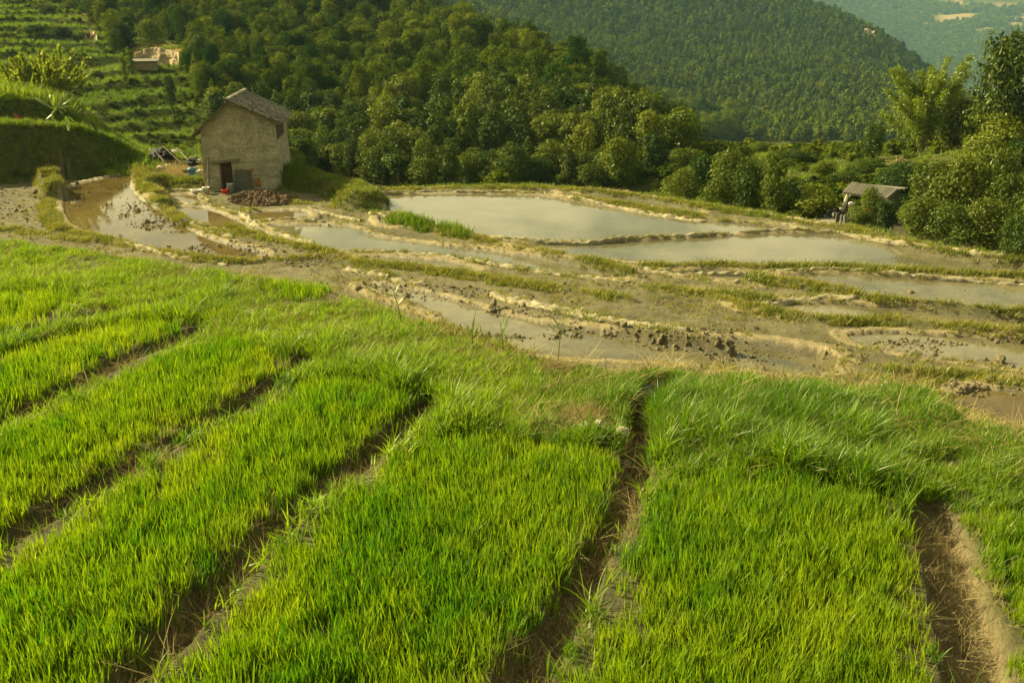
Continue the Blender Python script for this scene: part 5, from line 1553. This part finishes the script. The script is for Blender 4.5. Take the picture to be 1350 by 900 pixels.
# ------------------------------------------------------------------ small clay hut on the far terraces
hp = at_range(193, 93, 144); hzg = ground_at(hp[0], hp[1]) - .3
hh = empty('clay_hut', (hp[0], hp[1], float(hp[2]) - .25), radians(14)); tag(hh, 'small clay hut with a low roof under the bare earth cut on the far terraces', 'hut')
m = MB(); m.box((-2.4, 0, -1.2), (2.2, 2.2, 1.75)); m.build('wall', M['scar'], hh)
hh.scale = (.64, .64, .74)
m = MB(); m.hexa([(-2.7, -.35, 1.70), (2.5, -.35, 1.78), (2.5, 2.5, 2.05), (-2.7, 2.5, 1.95), (-2.7, -.35, 1.82), (2.5, -.35, 1.9), (2.5, 2.5, 2.17), (-2.7, 2.5, 2.07)]); m.build('roof', M['tile'], hh)
for k in range(12):
    m = MB(); x0 = -2.7 + k * .435; m.hexa([(x0, -.42, 1.87), (x0 + .37, -.42, 1.88), (x0 + .37, 2.5, 2.16), (x0, 2.5, 2.15), (x0, -.42, 1.95), (x0 + .37, -.42, 1.96), (x0 + .37, 2.5, 2.24), (x0, 2.5, 2.23)]); m.build('roof_tile', M['tile'], hh)
m = MB(); m.box((-2.44, .4, .0), (-2.38, 1.1, 1.3)); m.build('door', M['darkwood'], hh)

# steep bare earth cuts in the hillside
def earth_cut(px0, px1, py0, py1, r, seed):
    nu, nv = 60, 22; U, Vv = np.meshgrid(np.linspace(0, 1, nu), np.linspace(0, 1, nv))
    top = py0 + 5 * np.abs(U * 2 - 1) ** 1.5 * (py1 - py0) / 12 + 2.0 * fbm(U * 6, U * 0, seed, 3)
    PX = px0 + (px1 - px0) * U; PY = py1 + 6 + (top - py1 - 6) * Vv
    R_ = r + 3.2 * Vv + .9 * fbm(U * 9, Vv * 3, seed + 1, 4) - 2.2 * np.abs(U * 2 - 1) ** 2
    x, y, z = at_range(PX, PY, R_)
    # a soil lip behind the cut so that it has depth
    xb, yb, zb_ = at_range(PX[-1], PY[-1] + 4, R_[-1] + 4.0)
    X = np.vstack([x, xb]); Y = np.vstack([y, yb]); Z = np.vstack([z, zb_]); nv += 1
    i = np.arange(nv - 1)[:, None] * nu + np.arange(nu - 1)[None]
    F = np.stack([i, i + 1, i + nu + 1, i + nu], -1).reshape(-1, 4)
    tag(obj('earth_cut', mesh_np('earth_cut', np.stack([X.ravel(), Y.ravel(), Z.ravel()], 1), F, M['scar'])), kind='structure')
earth_cut(177, 236, 62, 80, 150, 40)
earth_cut(281, 334, 48, 57, 168, 44)
earth_cut(383, 408, 31, 42, 190, 48)
earth_cut(112, 128, 41, 52, 172, 52)

# ------------------------------------------------------------------ grey roofed hut in the gully at right
R_ = 62.0
def hp_(px, py, r=R_): return Vector([float(v) for v in at_range(px, py, r)])
b0 = hp_(1140, 280); sh = empty('grey_roofed_hut', (0, 0, 0)); 
e1 = hp_(1110.5, 254, 60.5); e2 = hp_(1169, 262.5, 60.0); r1 = hp_(1123, 241, 62.2); r2 = hp_(1184, 249.5, 61.8); k1 = r1 * 2 - e1; k1.z = e1.z; k2 = r2 * 2 - e2; k2.z = e2.z + .1
ctr = Vector((r1.x, r1.y, -13.2)); sh.location = ctr; tag(sh, 'low hut with a grey gabled roof half hidden among the trees on the right', 'hut')
def slab(m, a, b, c, d, t=.06, col=None):
    m.hexa([tuple(v - ctr - Vector((0, 0, t))) for v in (a, b, c, d)] + [tuple(v - ctr) for v in (a, b, c, d)], col)
m = MB(); slab(m, e1, e2, r2, r1); slab(m, r1, r2, k2, k1); ro = m.build('roof', M['tile'], sh)
for k in range(14):
    t0, t1 = k / 14, (k + .86) / 14
    m = MB(); slab(m, e1.lerp(e2, t0) + Vector((0, 0, .05)), e1.lerp(e2, t1) + Vector((0, 0, .05)), r1.lerp(r2, t1) + Vector((0, 0, .05)), r1.lerp(r2, t0) + Vector((0, 0, .05)), .04, (random.uniform(.5, .8),) * 3); m.build('roof_sheet', M['tile'], ro)
m = MB(); zb = -13.4
g1, g2 = e2.lerp(k2, .12), e2.lerp(k2, .88)
G = [Vector((g1.x, g1.y, zb)), Vector((g2.x, g2.y, zb)), Vector((g2.x, g2.y, g2.z - .05)), r2 - Vector((0, 0, .1)), Vector((g1.x, g1.y, g1.z - .05))]
off = (e1 - e2).normalized() * .25
m.add([tuple(v + off - ctr) for v in G] + [tuple(v + off * 1.6 - ctr) for v in G], [(0, 1, 2, 3, 4), (9, 8, 7, 6, 5), (0, 5, 6, 1), (1, 6, 7, 2), (2, 7, 8, 3), (3, 8, 9, 4), (4, 9, 5, 0)])
m.build('gable_wall', M['slab'], sh)
f1 = e1.lerp(e2, .42) + (r1 - e1).normalized() * .4; f2 = e2 + (r2 - e2).normalized() * .4
m = MB(); A = [Vector((f1.x, f1.y, zb)), Vector((f2.x, f2.y, zb)), Vector((f2.x, f2.y, f2.z - .2)), Vector((f1.x, f1.y, f1.z - .2))]
bk = (r1 - e1); bk.z = 0; bk = bk.normalized() * .12
m.add([tuple(v - ctr) for v in A] + [tuple(v + bk - ctr) for v in A], [(0, 1, 2, 3), (7, 6, 5, 4), (0, 4, 5, 1), (1, 5, 6, 2), (2, 6, 7, 3), (3, 7, 4, 0)]); m.build('front_wall', M['adobe'], sh)
for (px, py) in ((1115, 256), (1118, 262)):
    a = hp_(px, py, 60.9); m = MB(); m.tube([tuple(Vector((a.x, a.y, a.z)) - ctr), tuple(Vector((a.x, a.y, zb)) - ctr)], .08, 7); m.build('post', M['wood'], sh)
# a dead trunk leaning by the hut, white block, gate posts, the parked motorcycle, pink cloth
a = hp_(1117, 257, 59); b = hp_(1110, 276, 58.6); e = empty('leaning_log', b); tag(e, 'thick pale log leaning against the hut post', 'log'); m = MB(); m.tube([(0, 0, -.1), tuple((a - b) * .5 + Vector((.05, 0, 0))), tuple(a - b)], [.12, .11, .07], 8); m.build('bole', M['stone'], e); m = MB(); m.tube([tuple((a - b) * .6), tuple((a - b) * .75 + Vector((.25, 0, .2)))], [.05, .03], 6); m.build('branch', M['stone'], e)
o_ = obj('white_sack', lump('white_sack', M['white'], 9, 2, .15, .8), None, hp_(1122, 269, 59)); o_.scale = (.16, .14, .16); tag(o_, 'white sack on the wall ledge under the hut roof', 'sack')
e = empty('field_gate', hp_(1113, 295, 50)); tag(e, 'pale slatted gate between concrete posts at the edge of the dyke below the hut', 'gate')
for k in range(2): m = MB(); m.box((-.42 + k * .55, 0, -.2), (-.32 + k * .55, .1, .5)); m.build('post', M['slab'], e)
for k in range(5): m = MB(); m.box((-.30 + k * .085, .03, -.1), (-.24 + k * .085, .06, .42)); m.build('slat', M['white'] if k % 2 else M['slab'], e)
m = MB(); m.box((.28, 0, -.2), (.62, .12, .48)); m.build('panel', M['adobe'], e)
mp_ = hp_(1100, 281, 55.5); mo = empty('motorcycle', (mp_.x, mp_.y, ground_at(mp_.x, mp_.y) + .02), radians(24)); mo.scale = (.72, .72, .72); tag(mo, 'dark motorcycle parked in the shade left of the grey roofed hut', 'motorcycle')
def torus(m, R, r_, c, n1=18, n2=6):
    V = [(c[0] + (R + r_ * cos(2 * pi * j / n2)) * cos(2 * pi * i / n1), c[1] + r_ * sin(2 * pi * j / n2), c[2] + (R + r_ * cos(2 * pi * j / n2)) * sin(2 * pi * i / n1)) for i in range(n1) for j in range(n2)]
    m.add(V, [(i * n2 + j, i * n2 + (j + 1) % n2, ((i + 1) % n1) * n2 + (j + 1) % n2, ((i + 1) % n1) * n2 + j) for i in range(n1) for j in range(n2)])
for cx in (-.62, .62):
    m = MB(); torus(m, .24, .055, (cx, 0, .3)); w_ = m.build('wheel', M['black'], mo, smooth=True)
    m = MB()
    for k in range(6): m.tube([(cx, 0, .3), (cx + .2 * cos(k * pi / 3), 0, .3 + .2 * sin(k * pi / 3))], .01, 4)
    m.build('spokes', M['jar'], w_)
m = MB(); m.tube([(-.62, 0, .3), (-.1, 0, .35), (.25, 0, .45), (.45, 0, .85), (.62, 0, .3)], .03, 6); m.build('frame', M['black'], mo)
m = MB(); m.tube([(-.1, 0, .72), (.1, 0, .78), (.35, 0, .76)], [.08, .13, .07], 8); m.build('tank', M['black'], mo, smooth=True)
m = MB(); m.tube([(-.65, 0, .78), (-.3, 0, .76), (0, 0, .72)], [.07, .1, .08], 8); m.build('seat', M['black'], mo, smooth=True)
m = MB(); m.box((-.12, -.1, .3), (.2, .1, .6)); m.build('engine', M['jar'], mo)
m = MB(); m.tube([(.42, -.3, .98), (.48, 0, .95), (.42, .3, .98)], .018, 5); m.build('handlebar', M['jar'], mo)
m = MB(); m.lathe([(0, -.05), (.08, -.03), (.09, .03), (0, .05)], (.55, 0, .86), 10); m.build('headlight', M['white'], mo, smooth=True)
p_ = hp_(1143, 281, 50.2); e = empty('pink_cloth', p_); tag(e, 'small pink cloth hung among the leaves below the grey roofed hut', 'cloth')
m = MB(); V = [(x_ * .14, .02 * sin(x_ * 5 + z_ * 3), z_ * .2) for z_ in np.linspace(-1, 1, 6) for x_ in np.linspace(-1, 1, 5)]; m.add(V + [(v[0], v[1] + .015, v[2]) for v in V], [(j * 5 + i, j * 5 + i + 1, j * 5 + i + 6, j * 5 + i + 5) for j in range(5) for i in range(4)] + [(30 + j * 5 + i, 30 + j * 5 + i + 5, 30 + j * 5 + i + 6, 30 + j * 5 + i + 1) for j in range(5) for i in range(4)]); m.build('fabric', M['pink'], e)

# ------------------------------------------------------------------ bamboo
def leaf_plume(P, n, spread, size, r, droop=.25, al=.7):
    """narrow leaves scattered round a polyline"""
    P = np.array(P); s = np.linspace(0, 1, len(P)); q = r.uniform(0, 1, n) ** .8
    c = np.stack([np.interp(q, s, P[:, i]) for i in range(3)], 1)
    T = np.gradient(P, axis=0); tt = np.stack([np.interp(q, s, T[:, i]) for i in range(3)], 1); tt /= np.linalg.norm(tt, axis=1)[:, None] + 1e-9
    rad = spread * (1.1 - .75 * q) * (.4 + .6 * np.minimum(q * 4, 1))
    d = r.normal(0, 1, (n, 3)); c = c + d * rad[:, None] * .5
    a = tt * al + r.normal(0, .7, (n, 3)) + [0, 0, -droop]; a /= np.linalg.norm(a, axis=1)[:, None]
    b = np.cross(a, r.normal(0, 1, (n, 3))); b /= np.linalg.norm(b, axis=1)[:, None] + 1e-9
    L = size * r.uniform(.6, 1.3, n)[:, None]; W = L * .17
    V = np.stack([c, c + a * L * .45 + b * W, c + a * L, c + a * L * .45 - b * W], 1).reshape(-1, 3)
    return V, np.arange(4 * n).reshape(-1, 4), np.repeat(r.uniform(.7, 1.3, n), 4)

def bamboo(name, base, heads, nleaf, mats, label, cat, spread, size, part='foliage', thick=.035, seed=1, al=.7, sp0=.18):
    r = np.random.default_rng(seed); e = empty(name, base); tag(e, label, cat)
    for (dx, dy, h) in heads:
        bx, by = dx * (.55 if sp0 > 1 else 0) + r.normal(0, .18), r.normal(0, sp0); dx = dx - bx if sp0 > 1 else dx
        P = []
        for t in np.linspace(0, 1, 9):
            f = t ** 1.45; P.append((bx + dx * f, by + dy * f, h * (t - .10 * t ** 4)))
        m = MB(); m.tube(P, [thick * (1.05 - .9 * t) for t in np.linspace(0, 1, 9)], 6); cu = m.build('culm', mats[0], e)
        V, F, C = leaf_plume(P[2:], nleaf, spread, size, r, .25, al)
        obj(part, mesh_np(part, V, F, mats[1], np.repeat(C[:, None], 3, 1)), cu)
    return e
bx, by, bz = [float(v) for v in at_range(1213, 212, 87)]; bz = ground_at(bx, by) - .1
mB = 87 / FPX * 1.0
heads = []
for (px, py) in ((1160, 96), (1172, 86), (1180, 84), (1188, 96), (1196, 92), (1164, 130), (1170, 150), (1182, 120), (1200, 108), (1208, 120), (1216, 106), (1222, 88), (1232, 96), (1242, 84), (1252, 92), (1262, 72), (1274, 78), (1285, 68), (1290, 92), (1268, 110), (1280, 118), (1250, 130), (1236, 124), (1158, 112), (1212, 90), (1228, 112), (1200, 140), (1258, 100)):
    v = at_range(px, py, 87); heads.append((float(v[0]) - bx, float(rng.normal(0, 1.3)), (float(v[2]) - bz) * 1.06))
bamboo('bamboo_clump', (bx, by, bz), heads, 1000, (M['bamboo_culm'], M['bamboo']), 'tall arching bamboo clump on the slope behind the grey roofed hut', 'bamboo', .72, .22, seed=3)
# straw heap and fallen culms under the bamboo
o_ = empty('fallen_culms', hp_(1188, 206, 84)); o_.location.z = ground_at(o_.location.x, o_.location.y); tag(o_, 'bundle of dry fallen bamboo at the left foot of the bamboo clump', 'bamboo')
for k in range(22):
    a = Vector((random.uniform(-.5, .6), random.uniform(-.4, .4), random.uniform(.0, .3))); b = a + Vector((random.uniform(-1.2, .2), random.uniform(-.5, .3), random.uniform(-.6, .5)))
    m = MB(); m.tube([tuple(a), tuple(b)], .03, 5); m.build('dry_culm', M['straw'], o_)

# reed clump on the left bank
bx, by, _z = [float(v) for v in at_range(60, 122, 77)]; bz = ground_at(bx, by) - .1
heads = []
for q in range(95):
    px = rng.uniform(-25, 112); py = 60 + abs(px - 62) * .28 + rng.uniform(0, 34)
    v = at_range(px, py, 77); heads.append((float(v[0]) - bx, float(rng.normal(0, .6)), (float(v[2]) - bz) * 1.05))
bamboo('giant_reed', (bx, by, bz), heads, 110, (M['bamboo_culm'], M['reed']), 'yellow green clump of giant reeds on top of the left bank', 'reeds', .16, .34, thick=.012, seed=5, al=2.6, sp0=1.2)
n_ = 2600; x, y, z = at_range(rng.uniform(-40, 118, n_), np.full(n_, 118.), rng.uniform(70, 82, n_)); z = height(x, y)
tag(scatter('bank_top_grass', np.column_stack([x, y, z - .05]), T_lush, rng.uniform(.9, 2.0, n_), np.clip(rng.normal(.8, .2, n_), 0, 1)), 'tall bright grass on top of the high left bank')

# ------------------------------------------------------------------ banana plant on the bank
bx, by, _z = [float(v) for v in at_range(74.5, 172, 65)]; bz = ground_at(bx, by); mb = 65 / FPX
ba = empty('banana_plant', (bx, by, bz)); tag(ba, 'banana plant with torn pale leaves growing on the left bank', 'banana plant')
z0 = float(_z) - bz
for (dx, hh_) in ((0, 1.4), (.35, .9)):
    m = MB(); m.tube([(dx, 0, -.2), (dx * 1.1, 0, hh_ * .5), (dx * 1.3, .02, hh_)], [.11, .09, .06], 8); m.build('stem', M['bark'], ba)
def banana_leaf(p0, p1, p2, w, seed):
    r = random.Random(seed); p0, p1, p2 = Vector(p0), Vector(p1), Vector(p2); V = []; F = []; n = 14
    for i in range(n + 1):
        t = i / n; c = p0 * (1 - t) ** 2 + p1 * 2 * t * (1 - t) + p2 * t * t; d = ((p1 - p0) * (1 - t) + (p2 - p1) * t).normalized()
        s_ = d.cross(Vector((0, -.35, 1))).normalized(); up = s_.cross(d); ww = w * (max(0, sin(pi * min(1, max(0, (t - .08) / .95)))) ** .6) * (1 - .35 * (r.random() < .25)) + .012
        V += [c - s_ * ww - up * ww * .4, c, c + s_ * ww - up * ww * .4]
    for i in range(n): F += [(3 * i, 3 * i + 1, 3 * i + 4, 3 * i + 3), (3 * i + 1, 3 * i + 2, 3 * i + 5, 3 * i + 4)]
    m = MB(); m.add(V, F); return m
def bl(px, py): v = at_range(px, py, 65); return Vector((float(v[0]) - bx, 0, float(v[2]) - bz))
for i, (tipx, tipy, mx, my, w) in enumerate(((79, 118, 75, 130, .15), (73, 124, 72, 140, .13), (62, 125, 66, 128, .12), (40, 131, 58, 136, .16), (101, 128, 86, 134, .15), (99, 140, 88, 136, .14), (87, 150, 82, 142, .10), (70, 158, 66, 144, .13), (57, 158, 62, 154, .08), (98, 170, 92, 158, .16), (103, 166, 98, 150, .14), (92, 146, 84, 138, .10), (78, 124, 82, 136, .12))):
    o0 = bl(75, 146) if i not in (9, 10) else bl(88, 152); tp = bl(tipx, tipy); tp.y = random.uniform(-.4, .4); md = bl(mx, my); md.y = random.uniform(-.2, .2)
    banana_leaf(o0, md, tp, w * .75, i).build('leaf', M['banana'], ba)
# red rag on a stick, brown post, rail
a = Vector(at_range(17, 148, 63.5)); b = Vector(at_range(47, 171, 63)); e = empty('rag_pole', b); tag(e, 'thin slanting stick with a red rag tied to its tip on the left bank', 'stick')
m = MB(); m.tube([(0, 0, 0), tuple(a - b)], .018, 5); m.build('shaft', M['wood'], e)
m = MB(); v = a - b; d = -v.normalized(); V = []
for k in range(7):
    for q in range(2): V.append(tuple(v + d * (.05 + k * .07) + Vector((.03 * sin(k * 2), .02 * cos(k), -.02 - .12 * q - .03 * sin(k * 1.7)))))
m.add(V, [(2 * k, 2 * k + 1, 2 * k + 3, 2 * k + 2) for k in range(6)]); m.build('rag', M['cloth_red'], e)
a = Vector(at_range(120, 160, 66)); b = Vector(at_range(128, 172, 66)); e = empty('broken_post', b); tag(e, 'broken dark brown stake leaning in the grass right of the banana plant', 'stake'); m = MB(); m.tube([(0, 0, -.1), tuple(a - b)], .05, 6); m.build('shaft', M['darkwood'], e)
a = Vector(at_range(96, 151, 70)); b = Vector(at_range(131, 150, 70)); e = empty('pole_rail', a); tag(e, 'horizontal pole rail behind the banana plant', 'rail'); m = MB(); m.tube([(0, 0, 0), tuple(b - a)], .03, 6); m.build('rail', M['wood'], e)
for v in (Vector((0, 0, 0)), b - a): m = MB(); m.tube([tuple(v + Vector((0, 0, .06))), tuple(v - Vector((0, 0, 1.5)))], .035, 6); m.build('post', M['wood'], e)

# ------------------------------------------------------------------ details on the bench
def bench(px, py): x, y = at_level(px, py, HP); return Vector((float(x), float(y), ground_at(x, y)))
for i, (px, py, s_, lb2) in enumerate(((773, 573, .055, 'largest pale stone half sunk in the grass left of the central furrow'), (790, 570, .05, 'pale stone just right of the largest one'), (789, 584, .035, 'small pale stone below the other two'), (819, 580, .05, 'yellowish stone at the left lip of the central furrow'), (827, 593, .032, 'small stone at the end of the row by the central furrow'), (728, 562, .025, 'tiny white stone at the left end of the straw heap'))):
    p_ = bench(px, py); s_ *= 1.2; o_ = obj('field_stone', lump('field_stone', M['stone'], 900 + i, 2, .45, .8), None, p_ + Vector((0, 0, s_ * 1.0))); o_.scale = (s_ * 1.15, s_, s_ * 1.1); o_.rotation_euler = (0, .3 * i, i); tag(o_, lb2, 'stone')
for (px, py, rx, ry, nn, lb2) in ((770, 562, 46, 18, 260, 'reddish dry straw heap behind the pale stones'), (736, 490, 26, 8, 110, 'dry straw heap farther back on the bench')):
    x, y = at_level(px + rng.normal(0, rx * .45, nn), py + rng.normal(0, ry * .45, nn), HP); z = height(x, y)
    tag(scatter('straw_heap', np.column_stack([x, y, z + .02 + rng.uniform(0, .05, nn)]), T_dry, rng.uniform(.25, .6, nn), rng.uniform(.2, .9, nn), tilt=1.1), lb2)
    o_ = obj('earth_mound', lump('earth_mound', M['clod'], int(px), 3, .4, .35), None, bench(px - 4, py - 2) + Vector((0, 0, -.02))); o_.scale = (rx * .0065, rx * .005, .13); o_['kind'] = 'structure'
for (px, py, sx, sz) in ((880, 522, .26, .22), (742, 560, .2, .1)):
    o_ = obj('earth_mound', lump('earth_mound', M['mud'], int(px) + 3, 4, .35, .5), None, bench(px, py)); o_.scale = (sx, sx * .8, sz); o_['kind'] = 'structure'
# single tall weeds against the mud
def weed(px, py, h, seed, label, lean=0):
    r = random.Random(seed); p_ = bench(px, py); e = empty('tall_weed', p_); tag(e, label, 'weed')
    st = MB(); st.tube([(0, 0, 0), (lean * .3, 0, h * .5), (lean, 0, h)], [.008, .006, .002], 5); st.build('stem', M['reed'], e)
    for k in range(6):
        t = .2 + .13 * k; a = r.uniform(0, 6.28); L = h * r.uniform(.3, .5); b = Vector((lean * t * t, 0, h * t)); tip = b + Vector((cos(a) * L * .7, sin(a) * L * .7, L * .55)); mid = b.lerp(tip, .5) + Vector((0, 0, L * .22))
        m = MB(); V = []
        for i in range(7):
            u = i / 6; c = b * (1 - u) ** 2 + mid * 2 * u * (1 - u) + tip * u * u; s_ = Vector((-sin(a), cos(a), 0)) * (.013 * sin(pi * min(.98, u * .9 + .1)))
            V += [c - s_, c + s_]
        m.add(V, [(2 * i, 2 * i + 1, 2 * i + 3, 2 * i + 2) for i in range(6)]); m.build('leaf', M['banana'], e)
for i, (px, py, h, lean, lb2) in enumerate(((530, 432, .5, -.1, 'tall forked weed on the bench edge, left of the other tall weeds'), (622, 462, .48, .05, 'slender weed standing against the wet mud'), (652, 470, .40, .16, 'dark leaning weed against the wet mud'), (664, 466, .42, -.04, 'upright pale weed right of the dark leaning one'), (735, 478, .55, .06, 'thin single stalk above the straw heap'), (1160, 520, .35, .1, 'weed rising above the grass beside the right hand mud'))):
    weed(px, py, h, 50 + i, lb2, lean)

# ------------------------------------------------------------------ hazy air
hz = MB()
hz.box((-4700, -430, -900), (4700, 4800, 330))
hm = bpy.data.materials.new('hazy_air'); hm.use_nodes = True; t = hm.node_tree
for n_ in list(t.nodes): t.nodes.remove(n_)
o_ = t.nodes.new('ShaderNodeOutputMaterial'); v = t.nodes.new('ShaderNodeVolumePrincipled')
v.inputs['Color'].default_value = (.52, .88, 1.0, 1); v.inputs['Density'].default_value = .000085; v.inputs['Anisotropy'].default_value = .2
t.links.new(v.outputs[0], o_.inputs['Volume'])
tag(hz.build('haze', hm), kind='stuff')
scn.cycles.volume_bounces = 0
